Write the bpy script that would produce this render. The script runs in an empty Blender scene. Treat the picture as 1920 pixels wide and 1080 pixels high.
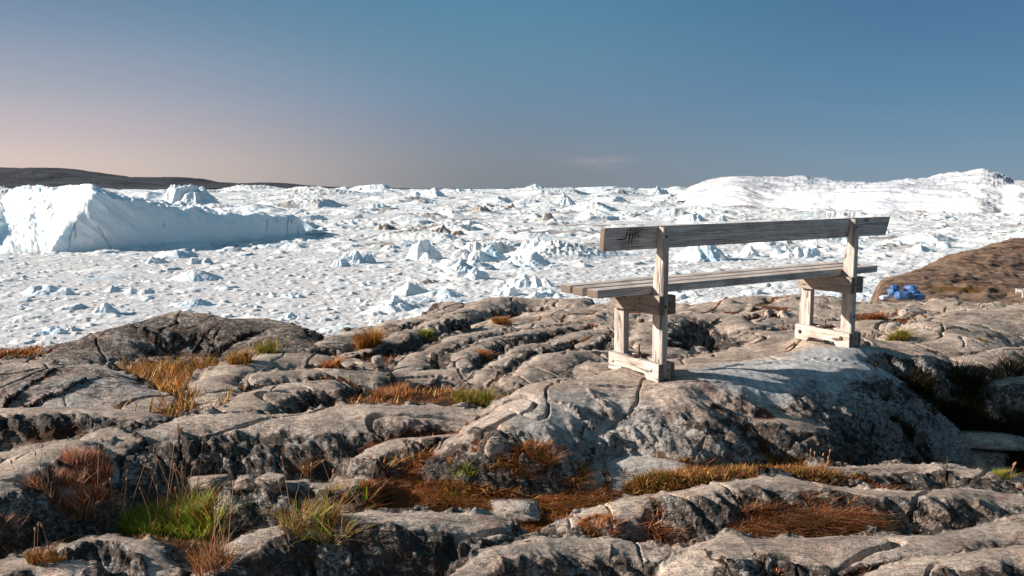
import bpy, bmesh, math, random
import numpy as np
from math import radians, sin, cos, pi
S = bpy.context.scene
COL = S.collection
# ------------------------------------------------------------------ camera
F = 1616.0                       # focal length in pixels of a 1920 wide picture
PITCH = math.atan(188 / F)
CAMZ = 30.0                      # the lens is thirty metres above the sea
cam_d = bpy.data.cameras.new('camera'); cam = bpy.data.objects.new('camera', cam_d); COL.objects.link(cam)
cam_d.sensor_width = 36.0; cam_d.lens = 36.0 * F / 1920
cam_d.clip_start = 0.1; cam_d.clip_end = 150000
cam.location = (0, 0, CAMZ); cam.rotation_euler = (pi / 2 - PITCH, 0, 0)
S.camera = cam
S.view_settings.view_transform = 'Standard'; S.view_settings.look = 'None'
S.view_settings.exposure = 0.85; S.view_settings.gamma = 1; S.view_settings.use_curve_mapping = False
EXPO = 2 ** 0.85
S.render.resolution_x = 1920; S.render.resolution_y = 1080

def lin(r, g, b):
    f = lambda c: c / 255 / 12.92 if c / 255 <= 0.04045 else ((c / 255 + 0.055) / 1.055) ** 2.4
    return (f(r), f(g), f(b), 1)

# ------------------------------------------------------------------ node helper
class NT:
    def __init__(s, tree): s.t = tree; tree.nodes.clear()
    def n(s, typ, **kw):
        nd = s.t.nodes.new(typ)
        ins = kw.pop('i', {})
        for k, v in kw.items(): setattr(nd, k, v)
        for k, v in ins.items(): s.put(nd.inputs[k], v)
        return nd
    def put(s, sock, v):
        if isinstance(v, bpy.types.NodeSocket): s.t.links.new(v, sock)
        elif isinstance(v, bpy.types.Node): s.t.links.new(v.outputs[0], sock)
        else: sock.default_value = v
    def math(s, op, a, b=0.0, c=None, clamp=False):
        nd = s.n('ShaderNodeMath', operation=op); nd.use_clamp = clamp
        s.put(nd.inputs[0], a); s.put(nd.inputs[1], b)
        if c is not None: s.put(nd.inputs[2], c)
        return nd.outputs[0]
    def mix(s, fac, a, b, mode='MIX'):
        nd = s.n('ShaderNodeMix', data_type='RGBA', blend_type=mode)
        s.put(nd.inputs[0], fac); s.put(nd.inputs[6], a); s.put(nd.inputs[7], b)
        return nd.outputs[2]
    def step(s, v, lo, hi, a=0.0, b=1.0):
        nd = s.n('ShaderNodeMapRange', interpolation_type='SMOOTHSTEP')
        s.put(nd.inputs[0], v); s.put(nd.inputs[1], lo); s.put(nd.inputs[2], hi); s.put(nd.inputs[3], a); s.put(nd.inputs[4], b)
        return nd.outputs[0]
    def ramp(s, fac, stops):
        nd = s.n('ShaderNodeValToRGB'); s.put(nd.inputs[0], fac)
        cr = nd.color_ramp
        while len(cr.elements) < len(stops): cr.elements.new(0.5)
        for e, (p, c) in zip(cr.elements, stops): e.position = p; e.color = c
        return nd.outputs[0]
    def noise(s, vec, scale, detail=4, rough=0.55, dist=0.0, out=0):
        nd = s.n('ShaderNodeTexNoise'); s.put(nd.inputs['Vector'], vec)
        s.put(nd.inputs['Scale'], scale); nd.inputs['Detail'].default_value = detail
        nd.inputs['Roughness'].default_value = rough; nd.inputs['Distortion'].default_value = dist
        return nd.outputs[out]
    def vor(s, vec, scale, feature='F1', out=0, rnd=1.0):
        nd = s.n('ShaderNodeTexVoronoi', feature=feature); s.put(nd.inputs['Vector'], vec)
        s.put(nd.inputs['Scale'], scale); nd.inputs['Randomness'].default_value = rnd
        return nd.outputs[out]
    def mapping(s, vec, scale=(1, 1, 1), rot=(0, 0, 0), loc=(0, 0, 0)):
        nd = s.n('ShaderNodeMapping'); s.put(nd.inputs['Vector'], vec)
        nd.inputs['Scale'].default_value = scale; nd.inputs['Rotation'].default_value = rot; nd.inputs['Location'].default_value = loc
        return nd.outputs[0]
    def attr(s, name, out='Fac'):
        nd = s.n('ShaderNodeAttribute'); nd.attribute_name = name
        return nd.outputs[out]
    def bump(s, h, strength, dist, normal=None):
        nd = s.n('ShaderNodeBump'); s.put(nd.inputs['Height'], h)
        s.put(nd.inputs['Strength'], strength); nd.inputs['Distance'].default_value = dist
        if normal is not None: s.put(nd.inputs['Normal'], normal)
        return nd.outputs[0]
    def coord(s, which='Object'): return s.n('ShaderNodeTexCoord').outputs[which]
    def pos(s): return s.n('ShaderNodeNewGeometry').outputs['Position']
    def bsdf(s, col, rough=0.8, normal=None, **kw):
        nd = s.n('ShaderNodeBsdfPrincipled'); s.put(nd.inputs['Base Color'], col); s.put(nd.inputs['Roughness'], rough)
        if normal is not None: s.put(nd.inputs['Normal'], normal)
        for k, v in kw.items(): s.put(nd.inputs[k.replace('_', ' ')], v)
        o = s.n('ShaderNodeOutputMaterial'); s.t.links.new(nd.outputs[0], o.inputs[0])
        return nd
def new_mat(name):
    m = bpy.data.materials.new(name); m.use_nodes = True
    return m, NT(m.node_tree)

# ------------------------------------------------------------------ sun and sky
SUN_EL = radians(22.5)
sun_to = np.array([-cos(SUN_EL) * 0.9995, cos(SUN_EL) * 0.03, sin(SUN_EL)])
sd = bpy.data.lights.new('sun', 'SUN'); sd.energy = 5.0; sd.angle = radians(0.5); sd.color = (1.0, 0.90, 0.81)
so = bpy.data.objects.new('sun', sd); COL.objects.link(so)
from mathutils import Vector, Matrix
so.rotation_euler = Vector(sun_to).to_track_quat('Z', 'Y').to_euler(); so.location = (-20, 0, 60)

W = bpy.data.worlds.new('World'); S.world = W; W.use_nodes = True
n = NT(W.node_tree)
gen = n.coord('Generated')
sep = n.n('ShaderNodeSeparateXYZ', i={0: gen})
el = n.math('DIVIDE', sep.outputs[2], 0.30, clamp=True)
# bearing: -1 = left edge of the view (towards the sun) ... +1 = right edge
hyp = n.math('SQRT', n.math('ADD', n.math('MULTIPLY', sep.outputs[0], sep.outputs[0]), n.math('MULTIPLY', sep.outputs[1], sep.outputs[1])))
az = n.math('DIVIDE', sep.outputs[0], n.math('MAXIMUM', hyp, 0.001))
e = lambda v: min(1, v / 0.30)
rl = n.ramp(el, [(0, lin(214, 194, 184)), (e(.03), lin(208, 190, 184)), (e(.06), lin(190, 177, 182)), (e(.10), lin(160, 162, 174)), (e(.16), lin(122, 140, 163)), (e(.205), lin(96, 123, 150)), (1, lin(92, 120, 138))])
rc = n.ramp(el, [(0, lin(124, 131, 139)), (e(.03), lin(124, 133, 144)), (e(.06), lin(114, 131, 149)), (e(.10), lin(104, 131, 156)), (e(.15), lin(92, 131, 155)), (e(.205), lin(78, 127, 156)), (1, lin(66, 108, 134))])
rr = n.ramp(el, [(0, lin(128, 147, 162)), (e(.03), lin(114, 141, 163)), (e(.06), lin(100, 134, 161)), (e(.10), lin(84, 124, 156)), (e(.15), lin(72, 115, 149)), (e(.205), lin(64, 106, 141)), (1, lin(62, 102, 126))])
m1 = n.mix(n.step(az, -0.56, 0.02), rl, rc)
m2 = n.mix(n.step(az, -0.05, 0.45), m1, rr)
# faint wisps of high cloud low in the sky
wm = n.mapping(gen, scale=(5, 5, 28), rot=(0, radians(8), 0))
wn = n.noise(wm, 2.3, 6, 0.6)
dcl = n.math('MULTIPLY', n.step(n.math('ABSOLUTE', n.math('SUBTRACT', az, 0.10)), 0.012, 0.06, 1, 0),
             n.step(n.math('ABSOLUTE', n.math('SUBTRACT', sep.outputs[2], 0.029)), 0.0, 0.012, 1, 0))
dcl2 = n.math('MULTIPLY', n.step(n.math('ABSOLUTE', n.math('SUBTRACT', az, 0.13)), 0.0, 0.06, 1, 0),
              n.step(n.math('ABSOLUTE', n.math('SUBTRACT', sep.outputs[2], 0.100)), 0.0, 0.012, 1, 0))
cf = n.math('ADD', n.math('MULTIPLY', n.math('MULTIPLY', dcl, n.step(wn, 0.36, 0.66)), 0.55),
            n.math('MULTIPLY', n.math('MULTIPLY', dcl2, n.step(wn, 0.45, 0.75)), 0.14))
m3 = n.mix(cf, m2, lin(170, 160, 165))
band = n.step(n.noise(n.mapping(gen, scale=(1.5, 1.5, 14)), 2.0, 4, 0.5), 0.35, 0.75, 0.99, 1.01)
bandc = n.n('ShaderNodeCombineColor', i={0: band, 1: band, 2: band})
m4 = n.mix(1.0, m3, bandc.outputs[0], 'MULTIPLY')
bg1 = n.n('ShaderNodeBackground', i={0: m4, 1: 1.17 / EXPO})
sky = n.n('ShaderNodeTexSky', sky_type='NISHITA'); sky.sun_disc = False
sky.sun_elevation = SUN_EL; sky.sun_rotation = math.atan2(sun_to[0], sun_to[1]); sky.dust_density = 2.0; sky.ozone_density = 3.0
bg2 = n.n('ShaderNodeBackground', i={0: sky.outputs[0], 1: 0.05})
mx = n.n('ShaderNodeMixShader', i={0: 0.10}); n.put(mx.inputs[1], bg1.outputs[0]); n.put(mx.inputs[2], bg2.outputs[0])
wo = n.n('ShaderNodeOutputWorld', i={0: mx.outputs[0]})

# ------------------------------------------------------------------ geometry helpers
def at(px, py, Y):
    """point on the sight line through picture position (px,py) at forward distance Y"""
    c, s = cos(PITCH), sin(PITCH)
    dx = px - 960.0; up = 540.0 - py
    dy = F * c + up * s; dz = -F * s + up * c
    return np.array([dx / dy * Y, Y, CAMZ + dz / dy * Y])
def sea_at(px, py):
    d = at(px, py, 1.0); t = CAMZ / (CAMZ - d[2]); return np.array([d[0] * t, t, 0.0])
def project(P):
    c, s = cos(PITCH), sin(PITCH)
    X, Y, Z = P[..., 0], P[..., 1], P[..., 2] - CAMZ
    yc = Y * c - Z * s; zc = Z * c + Y * s
    return 960 + F * X / yc, 540 - F * zc / yc
def _tab(seed):
    r = np.random.RandomState(seed); p = r.permutation(1024); a = r.rand(1024) * 2 * pi
    return p, np.cos(a), np.sin(a)
_TABS = {}
def perlin(x, y, seed=0):
    if seed not in _TABS: _TABS[seed] = _tab(seed)
    p, gx, gy = _TABS[seed]
    xi = np.floor(x).astype(np.int64); yi = np.floor(y).astype(np.int64)
    fx = x - xi; fy = y - yi
    u = fx * fx * fx * (fx * (fx * 6 - 15) + 10); v = fy * fy * fy * (fy * (fy * 6 - 15) + 10)
    def g(ix, iy, dx, dy):
        h = p[(p[ix & 1023] + iy) & 1023]; return gx[h] * dx + gy[h] * dy
    a = g(xi, yi, fx, fy); b = g(xi + 1, yi, fx - 1, fy); c = g(xi, yi + 1, fx, fy - 1); d = g(xi + 1, yi + 1, fx - 1, fy - 1)
    return ((a + (b - a) * u) + ((c + (d - c) * u) - (a + (b - a) * u)) * v) * 1.5
def fbm(x, y, oct=4, seed=0, gain=0.5, ridged=False):
    t = 0; a = 1.0; s = 0
    for k in range(oct):
        q = perlin(x * 2 ** k + 13.1 * k, y * 2 ** k - 7.7 * k, seed + k)
        if ridged: q = 1 - 2 * np.abs(q)
        t = t + a * q; s += a; a *= gain
    return t / s
def sstep(x, a, b):
    t = np.clip((x - a) / (b - a), 0, 1); return t * t * (3 - 2 * t)
def smax(a, b, k):
    h = np.clip(0.5 + 0.5 * (a - b) / k, 0, 1); return b + (a - b) * h + k * h * (1 - h)
def mesh_grid(name, P, mat, attrs=None, smooth=True, flip=False, close=False):
    """P: (rows, cols, 3) array -> one quad mesh object"""
    R, C = P.shape[:2]
    me = bpy.data.meshes.new(name)
    V = P.reshape(-1, 3).astype(np.float32)
    i = np.arange(R * C).reshape(R, C)
    a = i[:-1, :-1]; b = i[:-1, 1:]; c = i[1:, 1:]; d = i[1:, :-1]
    q = np.stack([a, b, c, d] if not flip else [a, d, c, b], -1).reshape(-1, 4)
    raw_mesh(me, V, q, 4)
    if smooth: me.polygons.foreach_set('use_smooth', np.ones(len(q), bool))
    for k, v in (attrs or {}).items():
        at_ = me.attributes.new(k, 'FLOAT', 'POINT'); at_.data.foreach_set('value', v.reshape(-1).astype(np.float32))
    me.materials.append(mat); me.update()
    o = bpy.data.objects.new(name, me); COL.objects.link(o); return o
def raw_mesh(me, V, q, k):
    me.vertices.add(len(V)); me.vertices.foreach_set('co', np.ascontiguousarray(V, np.float32).reshape(-1))
    me.loops.add(q.size); me.loops.foreach_set('vertex_index', np.ascontiguousarray(q, np.int32).reshape(-1))
    me.polygons.add(len(q)); me.polygons.foreach_set('loop_start', np.arange(0, q.size, k, dtype=np.int32))
    try: me.polygons.foreach_set('loop_total', np.full(len(q), k, np.int32))
    except Exception: pass
    me.update(calc_edges=True); me.validate()
def tag(o, label=None, cat=None, group=None, kind=None):
    if label: o['label'] = label
    if cat: o['category'] = cat
    if group: o['group'] = group
    if kind: o['kind'] = kind
    return o
def inpoly(x, y, poly):
    r = np.zeros(x.shape, bool); j = len(poly) - 1
    for i in range(len(poly)):
        xi, yi = poly[i]; xj, yj = poly[j]
        if yi != yj: r ^= ((yi > y) != (yj > y)) & (x < (xj - xi) * (y - yi) / (yj - yi) + xi)
        j = i
    return r

# ------------------------------------------------------------------ materials
def mat_rock(name, hill=False):
    m, n = new_mat(name)
    P = n.pos()
    warp = n.n('ShaderNodeVectorMath', operation='ADD'); n.put(warp.inputs[0], P)
    wv = n.n('ShaderNodeVectorMath', operation='SCALE'); n.put(wv.inputs[0], n.noise(P, 1.6, 3, out=1)); wv.inputs['Scale'].default_value = 0.35
    n.put(warp.inputs[1], wv.outputs[0]); Wp = warp.outputs[0]
    big = n.noise(Wp, 0.55, 4); mid = n.noise(P, 3.2, 5, 0.6); fine = n.noise(P, 38, 6, 0.65); grain = n.noise(P, 150, 3, 0.7)
    c = n.mix(n.step(mid, 0.3, 0.7), lin(158, 141, 126), lin(222, 202, 183))
    c = n.mix(n.math('MULTIPLY', n.step(big, 0.5, 0.7), .5), c, lin(196, 176, 162))
    c = n.mix(n.math('MULTIPLY', n.step(n.noise(P, 5.5, 5, 0.7), 0.55, 0.70), 0.6), c, lin(198, 152, 138))
    c = n.mix(n.math('MULTIPLY', n.step(n.noise(n.mapping(Wp, scale=(1, 4, 5)), 2.2, 6, 0.7), 0.50, 0.66), 0.55), c, lin(92, 88, 86))
    c = n.mix(n.math('MULTIPLY', n.step(fine, 0.35, 0.65), 0.5), c, n.mix(1.0, c, (0.55, 0.54, 0.54, 1), 'MULTIPLY'))
    # thin mineral bands and hairline joints
    st1 = n.noise(n.mapping(Wp, scale=(1.3, 6, 8), rot=(0, 0, .25)), 3.2, 5, .65)
    c = n.mix(n.math('MULTIPLY', n.step(n.math('ABSOLUTE', n.math('SUBTRACT', st1, .5)), .016, .004), .75), c, lin(56, 48, 43))
    c = n.mix(n.math('MULTIPLY', n.step(n.noise(n.mapping(Wp, scale=(2, 9, 11), rot=(0, 0, .25)), 7, 6, .7), .52, .62), .6), c, lin(96, 86, 79))
    pale = n.attr('pale')
    c = n.mix(n.math('MULTIPLY', pale, .7), c, n.mix(n.step(n.noise(n.mapping(P, scale=(3, 1, 1.5)), 9, 7, .7), .4, .6), lin(150, 160, 166), lin(206, 212, 214)))
    # pale crust lichen and speckle
    lic = n.attr('lich')
    c = n.mix(n.math('MULTIPLY', n.step(n.noise(P, 16, 8, 0.75), 0.51, 0.57), n.math('MULTIPLY', lic, .85)), c, n.mix(n.step(n.noise(P, 2.6, 3), .45, .6), lin(204, 202, 196), lin(206, 168, 152)))
    c = n.mix(n.math('MULTIPLY', n.step(n.noise(P, 44, 6, 0.72), 0.50, 0.56), n.math('MULTIPLY_ADD', lic, .5, .14)), c, lin(84, 77, 72))
    # black crust lichen, in ragged spots
    lb = n.noise(Wp, 5.2, 9, 0.74); ls = n.noise(P, 30, 7, 0.75)
    thr = n.math('MULTIPLY_ADD', pale, .035, n.math('MULTIPLY_ADD', n.noise(Wp, 1.7, 3), .22, n.math('MULTIPLY_ADD', lic, -0.135, 0.545)))
    f = n.math('SUBTRACT', n.math('ADD', n.math('MULTIPLY', lb, 0.5), n.math('MULTIPLY', ls, 0.5)), thr)
    black = n.step(f, -0.012, 0.016)
    c = n.mix(n.math('MULTIPLY', black, 0.84), c, n.mix(n.step(ls, .4, .65), lin(76, 68, 63), lin(38, 33, 30)))
    c = n.mix(n.math('MULTIPLY', n.step(n.vor(P, 105), 0.32, 0.12), n.step(mid, 0.40, 0.55)), c, lin(56, 49, 45))
    c = n.mix(n.math('MULTIPLY', n.step(n.noise(P, 27, 8, 0.78), 0.565, 0.61), n.math('MULTIPLY', lic, .8)), c, lin(176, 170, 163))
    # green-grey map lichen flecks
    c = n.mix(n.math('MULTIPLY', n.step(n.noise(P, 23, 4, 0.6), 0.66, 0.71), 0.5), c, lin(150, 146, 118))
    # orange moss and soil in the hollows
    soilc = n.ramp(n.noise(P, 9, 6, 0.7), [(0.25, lin(30, 20, 15)), (0.45, lin(64, 40, 26)), (0.58, lin(112, 66, 40)), (0.75, lin(88, 70, 34))])
    so_ = n.attr('soil')
    sf = n.step(n.math('ADD', so_, n.math('MULTIPLY', n.math('SUBTRACT', n.noise(P, 13, 6, 0.7), 0.5), 0.9)), 0.42, 0.58)
    c = n.mix(sf, c, soilc)
    wet_shade = n.attr('wet_shade')
    c = n.mix(wet_shade, c, lin(26, 20, 16))  # damp pool margins, plus the pit's shade put into the soil colour
    h = n.math('ADD', n.math('MULTIPLY', fine, 0.6), n.math('ADD', n.math('MULTIPLY', grain, 0.25), n.math('MULTIPLY', n.noise(n.mapping(P, scale=(1, 3.5, 3)), 9, 7, 0.7), 1.4)))
    h = n.math('SUBTRACT', h, n.math('MULTIPLY', black, 0.18))
    nb = n.bump(h, n.math('MULTIPLY_ADD', n.attr('lich'), .45, .45), 0.045 if not hill else 0.16)
    if hill:
        sk = n.noise(n.mapping(P, rot=(0, 0, .62), scale=(.55, 3.6, 2.0)), 1.1, 8, .7)
        c = n.mix(0.75, c, n.mix(n.step(sk, .40, .60), lin(78, 58, 44), lin(172, 136, 106)))
        c = n.mix(n.step(n.noise(n.mapping(P, rot=(0, 0, .62), scale=(.5, 1.4, 1)), .55, 5, .65), .56, .66), c, lin(118, 88, 34))
    n.bsdf(c, 0.86, nb, Specular_IOR_Level=0.25)
    return m
M_ROCK = mat_rock('bedrock')

def mat_wood(name, axis, tint=(1, 1, 1), dark=0.0, sc=1.0):
    m, n = new_mat(name)
    O = n.coord('Object')
    s = [24 * sc, 24 * sc, 24 * sc]; s[axis] = 1.3
    g = n.noise(n.mapping(O, scale=tuple(s)), 1.6, 8, 0.65, 1.1)
    s2 = [95, 95, 95]; s2[axis] = 2.4
    g2 = n.noise(n.mapping(O, scale=tuple(s2)), 2.2, 5, 0.7)
    s3 = [12, 12, 12]; s3[axis] = 0.9
    rings = n.n('ShaderNodeTexWave', wave_type='BANDS', bands_direction='ZXY'[axis] if axis < 2 else 'X')
    n.put(rings.inputs['Vector'], n.mapping(O, scale=tuple(s3))); rings.inputs['Scale'].default_value = 1.7
    rings.inputs['Distortion'].default_value = 9.0; rings.inputs['Detail'].default_value = 3
    blot = n.noise(O, 5.5, 4, 0.6)
    c = n.mix(n.step(g, 0.32, 0.68), lin(136, 127, 121), lin(184, 175, 165))
    c = n.mix(n.math('MULTIPLY', n.step(rings.outputs[1 if len(rings.outputs) > 1 else 0], 0.05, 0.0), 0.8), c, lin(52, 42, 37))
    c = n.mix(n.math('MULTIPLY', n.step(blot, 0.45, 0.68), 0.35 + dark * 0.6), c, lin(88, 70, 60))
    c = n.mix(n.math('MULTIPLY', n.step(g2, 0.56, 0.66), 0.85), c, lin(58, 47, 42))
    kn = n.n('ShaderNodeTexVoronoi', feature='F1'); s4 = [9, 9, 9]; s4[axis] = 3.0
    n.put(kn.inputs['Vector'], n.mapping(O, scale=tuple(s4))); kn.inputs['Scale'].default_value = 1.0
    c = n.mix(n.math('MULTIPLY', n.step(kn.outputs[0], 0.16, 0.06), 0.85), c, lin(50, 36, 30))
    c = n.mix(1.0, c, (tint[0], tint[1], tint[2], 1), 'MULTIPLY')
    nb = n.bump(n.math('ADD', n.math('MULTIPLY', g2, 0.7), g), 0.55, 0.004)
    n.bsdf(c, 0.8, nb, Specular_IOR_Level=0.3)
    return m

def mat_ice(name, sss=0.0, base=(236, 234, 230), deep=(204, 216, 222), dirt=0.5, scale=0.05, bumpd=1.0, slurry=False):
    m, n = new_mat(name)
    P = n.pos()
    a = n.noise(P, scale, 6, 0.6); b = n.noise(P, scale * 9, 7, 0.7)
    c = n.mix(n.step(a, 0.42, 0.68), lin(*base), lin(*deep))
    if slurry:
        st = n.mapping(P, scale=(1, 0.55, 1))
        s1 = n.noise(st, 0.55, 9, 0.75)
        flat = n.attr('flat')
        sl = n.mix(n.step(s1, 0.38, 0.60), lin(186, 183, 182), lin(230, 229, 228))
        sl = n.mix(n.math('MULTIPLY', n.step(n.noise(st, 1.3, 6, 0.75), 0.53, 0.60), 0.85), sl, lin(134, 130, 128))  # dark specks, partly painted as small shadows in the brash
        sl = n.mix(n.math('MULTIPLY', n.step(n.noise(st, 0.05, 4, 0.6), 0.5, 0.64), 0.45), sl, lin(212, 204, 198))
        c = n.mix(flat, c, sl)
    c = n.mix(n.math('MULTIPLY', n.step(n.math('ADD', n.math('MULTIPLY', b, 0.5), n.math('MULTIPLY', n.attr('dirt'), 0.5)), 0.50, 0.66), dirt), c, lin(132, 118, 106))
    c = n.mix(n.attr('crack'), c, lin(88, 96, 98))
    if slurry: c = n.mix(n.math('MULTIPLY', n.step(n.noise(P, .33, 8, .75), .54, .66), .5), c, lin(176, 186, 194))  # blue-grey mottling, fine shade put into the ice colour
    nb = n.bump(n.noise(P, scale * 14, 5, 0.6), 0.5, bumpd)
    nd = n.bsdf(c, 0.55, nb, Specular_IOR_Level=0.3)
    if sss:
        nd.inputs['Subsurface Weight'].default_value = sss; nd.inputs['Subsurface Radius'].default_value = (1.0, 1.6, 2.2); nd.inputs['Subsurface Scale'].default_value = 3.0
    return m
M_PACK = mat_ice('pack_ice', dirt=0.75, scale=0.03, bumpd=0.35, slurry=True)
M_BERG = mat_ice('berg_ice', 0.3, base=(244, 246, 246), deep=(226, 235, 239), dirt=0.0, scale=0.012, bumpd=1.2)
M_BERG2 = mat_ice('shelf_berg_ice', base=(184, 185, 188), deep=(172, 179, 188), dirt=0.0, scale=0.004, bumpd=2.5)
M_CHUNK = mat_ice('chunk_ice', base=(238, 238, 238), deep=(188, 212, 224), dirt=0.0, scale=0.09, bumpd=0.5)
M_DIRTY = mat_ice('dirty_ice', base=(196, 186, 176), deep=(140, 126, 114), dirt=0.9, scale=0.12, bumpd=0.5)

m, n = new_mat('grass_blade')
cc = n.attr('tint', 'Color')
nd = n.bsdf(cc, 0.6, None, Specular_IOR_Level=0.3)
tr = n.n('ShaderNodeBsdfTranslucent', i={0: cc}); ms = n.n('ShaderNodeMixShader', i={0: 0.3})
n.put(ms.inputs[1], nd.outputs[0]); n.put(ms.inputs[2], tr.outputs[0])
n.put([x for x in n.t.nodes if x.type == 'OUTPUT_MATERIAL'][0].inputs[0], ms.outputs[0])
M_GRASS = m

m, n = new_mat('pool_water'); n.bsdf((0.012, 0.011, 0.010, 1), 0.04, n.bump(n.noise(n.pos(), 14, 2), 0.06, 0.01)); M_WATER = m
m, n = new_mat('sea_water'); n.bsdf((0.05, 0.08, 0.10, 1), 0.15); M_SEA = m
m, n = new_mat('far_hills')
P = n.pos(); a = n.noise(n.mapping(P, scale=(1, 1, 3)), 0.0012, 8, 0.65)
n.bsdf(n.mix(n.step(a, 0.38, 0.62), lin(8, 18, 34), lin(34, 42, 58)), 0.95, n.bump(a, 0.9, 160)); M_HILL = m
m, n = new_mat('blue_sack')
P = n.coord('Object'); a = n.noise(P, 7, 5, 0.6)
n.bsdf(n.mix(n.step(a, 0.3, 0.7), lin(40, 74, 122), lin(78, 118, 170)), 0.45, n.bump(n.noise(P, 9, 5, 0.65), 0.7, 0.05)); M_SACK = m
m, n = new_mat('pale_sack')
P = n.coord('Object'); n.bsdf(n.mix(n.noise(P, 7, 4), lin(150, 176, 210), lin(200, 202, 212)), 0.5, n.bump(n.noise(P, 9, 5), 0.6, 0.05)); M_SACKP = m
m, n = new_mat('galvanised_steel')
a = n.noise(n.coord('Object'), 60, 4); n.bsdf(n.mix(a, lin(120, 112, 104), lin(172, 166, 158)), 0.5, None, Metallic=0.7); M_STEEL = m
m, n = new_mat('rusty_steel')
a = n.noise(n.coord('Object'), 50, 4); n.bsdf(n.mix(a, lin(60, 42, 34), lin(96, 74, 60)), 0.75, None, Metallic=0.4); M_RUST = m
m, n = new_mat('carved_groove'); n.bsdf(lin(46, 36, 31), 0.9); M_CARVE = m
m, n = new_mat('end_grain')
a = n.noise(n.coord('Object'), 45, 5, 0.6); n.bsdf(n.mix(a, lin(84, 70, 60), lin(128, 112, 98)), 0.85, n.bump(a, 0.4, 0.003)); M_END = m

# ------------------------------------------------------------------ bedrock: crest lines of the ice-worn ridges
# every ridge: crest points (picture x, picture y, distance) turned into points of the ground, widths of the near and the
# far flank, fall of each flank.
K = 0.8656
HUMPS = []
def hump(pts, wn, wf, hn=0.35, hf=0.30, pn=2.6, pf=2.2, k=0.035, rough=1.0):
    HUMPS.append(dict(p=np.array([at(x, y, d * K) for x, y, d in pts]), wn=wn * .98, wf=wf * .90, hn=hn * 1.45, hf=hf * 1.5, pn=min(pn, 2.15), pf=pf, k=k * .6, rough=rough))
# nearest ridges
hump([(330, 1130, 3.45), (430, 1040, 3.62), (520, 990, 3.85), (640, 968, 3.95), (780, 964, 4.0), (920, 968, 4.02)], .42, .30, .42, .25)
hump([(820, 1100, 3.4), (930, 1035, 3.6), (1030, 1010, 3.7), (1150, 1014, 3.75), (1225, 1040, 3.7)], .35, .25, .36, .22)
hump([(1250, 1110, 3.45), (1310, 1040, 3.6), (1390, 1000, 3.72), (1480, 1008, 3.7), (1600, 1018, 3.66), (1720, 1005, 3.75), (1820, 985, 3.85), (1980, 965, 3.95), (2200, 960, 4.0)], .5, .25, .38, .2)
hump([(1640, 1100, 3.35), (1740, 1062, 3.45), (1840, 1040, 3.5), (1980, 1010, 3.6)], .4, .25, .38, .2)
hump([(-120, 1075, 3.5), (0, 1062, 3.55), (90, 1055, 3.55), (140, 1070, 3.5)], .3, .2, .3, .2)
hump([(60, 1050, 3.68), (120, 1022, 3.76), (200, 1006, 3.82), (270, 1022, 3.74), (320, 1062, 3.62)], .22, .25, .24, .2)
hump([(-160, 990, 4.0), (-60, 940, 4.2), (10, 885, 4.5), (70, 855, 4.72), (125, 838, 4.85)], .35, .5, .3, .2)
hump([(-100, 872, 4.9), (40, 850, 5.0), (130, 836, 5.05), (200, 806, 5.25), (260, 812, 5.2)], .35, .4, .3, .2)
hump([(1090, 985, 4.22), (1150, 962, 4.3), (1220, 938, 4.38), (1300, 926, 4.4), (1400, 912, 4.45), (1500, 908, 4.48), (1620, 914, 4.45), (1780, 926, 4.45), (1980, 952, 4.4), (2200, 980, 4.3)], .24, .30, .30, .10, pn=3)
hump([(1380, 912, 4.75), (1460, 893, 4.85), (1560, 878, 4.95), (1660, 873, 5.0), (1760, 876, 5.0), (1840, 893, 4.9), (1900, 902, 4.9), (2050, 915, 4.9)], .30, .30, .25, .2)
hump([(1160, 900, 4.75), (1240, 888, 4.85), (1330, 893, 4.85)], .2, .2, .2, .2)
# long ridge left of centre
hump([(130, 905, 4.7), (190, 850, 4.95), (240, 808, 5.15), (320, 783, 5.3), (430, 776, 5.38), (560, 772, 5.42), (700, 764, 5.5), (820, 757, 5.58), (905, 766, 5.55)], .62, .30, .44, .34, pn=2.4)
hump([(690, 850, 5.0), (760, 815, 5.18), (840, 806, 5.22), (890, 828, 5.12)], .3, .3, .3, .2)
hump([(440, 905, 4.72), (520, 905, 4.72), (600, 915, 4.68), (660, 905, 4.7)], .16, .2, .14, .14)
# mound under the bench
hump([(985, 775, 5.2), (1015, 748, 5.4), (1090, 716, 5.62), (1180, 707, 5.7), (1250, 704, 5.75)], .70, .55, .45, .12, pn=2.6, k=.06)
hump([(1240, 706, 5.72), (1340, 699, 5.95), (1450, 684, 6.2), (1540, 667, 6.52)], 1.0, .6, .48, .08, pn=2.0, k=.06)
hump([(1540, 667, 6.52), (1630, 657, 6.85), (1700, 666, 6.85)], .46, .6, .44, .10, pn=2.0, k=.06)
hump([(1120, 692, 6.35), (1250, 676, 6.75), (1400, 652, 7.25), (1520, 633, 7.65), (1650, 642, 7.7)], .62, .5, .09, .28, k=.06)
hump([(1110, 815, 5.15), (1170, 792, 5.3), (1300, 780, 5.4), (1420, 790, 5.38), (1500, 800, 5.35)], .36, .5, .40, .1, pn=2.6, k=.05)
hump([(1070, 925, 4.72), (1120, 880, 4.86), (1180, 868, 4.92), (1250, 872, 4.92)], .42, .3, .34, .2, pn=3)
# boulder with the hollow, upper left
hump([(-140, 720, 6.7), (-40, 690, 7.0), (60, 679, 7.1), (150, 679, 7.1), (220, 700, 6.9), (275, 745, 6.4)], .80, .5, .13, .28, pn=1.5)
hump([(-140, 790, 5.85), (0, 768, 6.0), (100, 762, 6.05), (180, 762, 6.05), (255, 772, 5.95)], .42, .4, .34, .14, pn=3)
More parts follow.
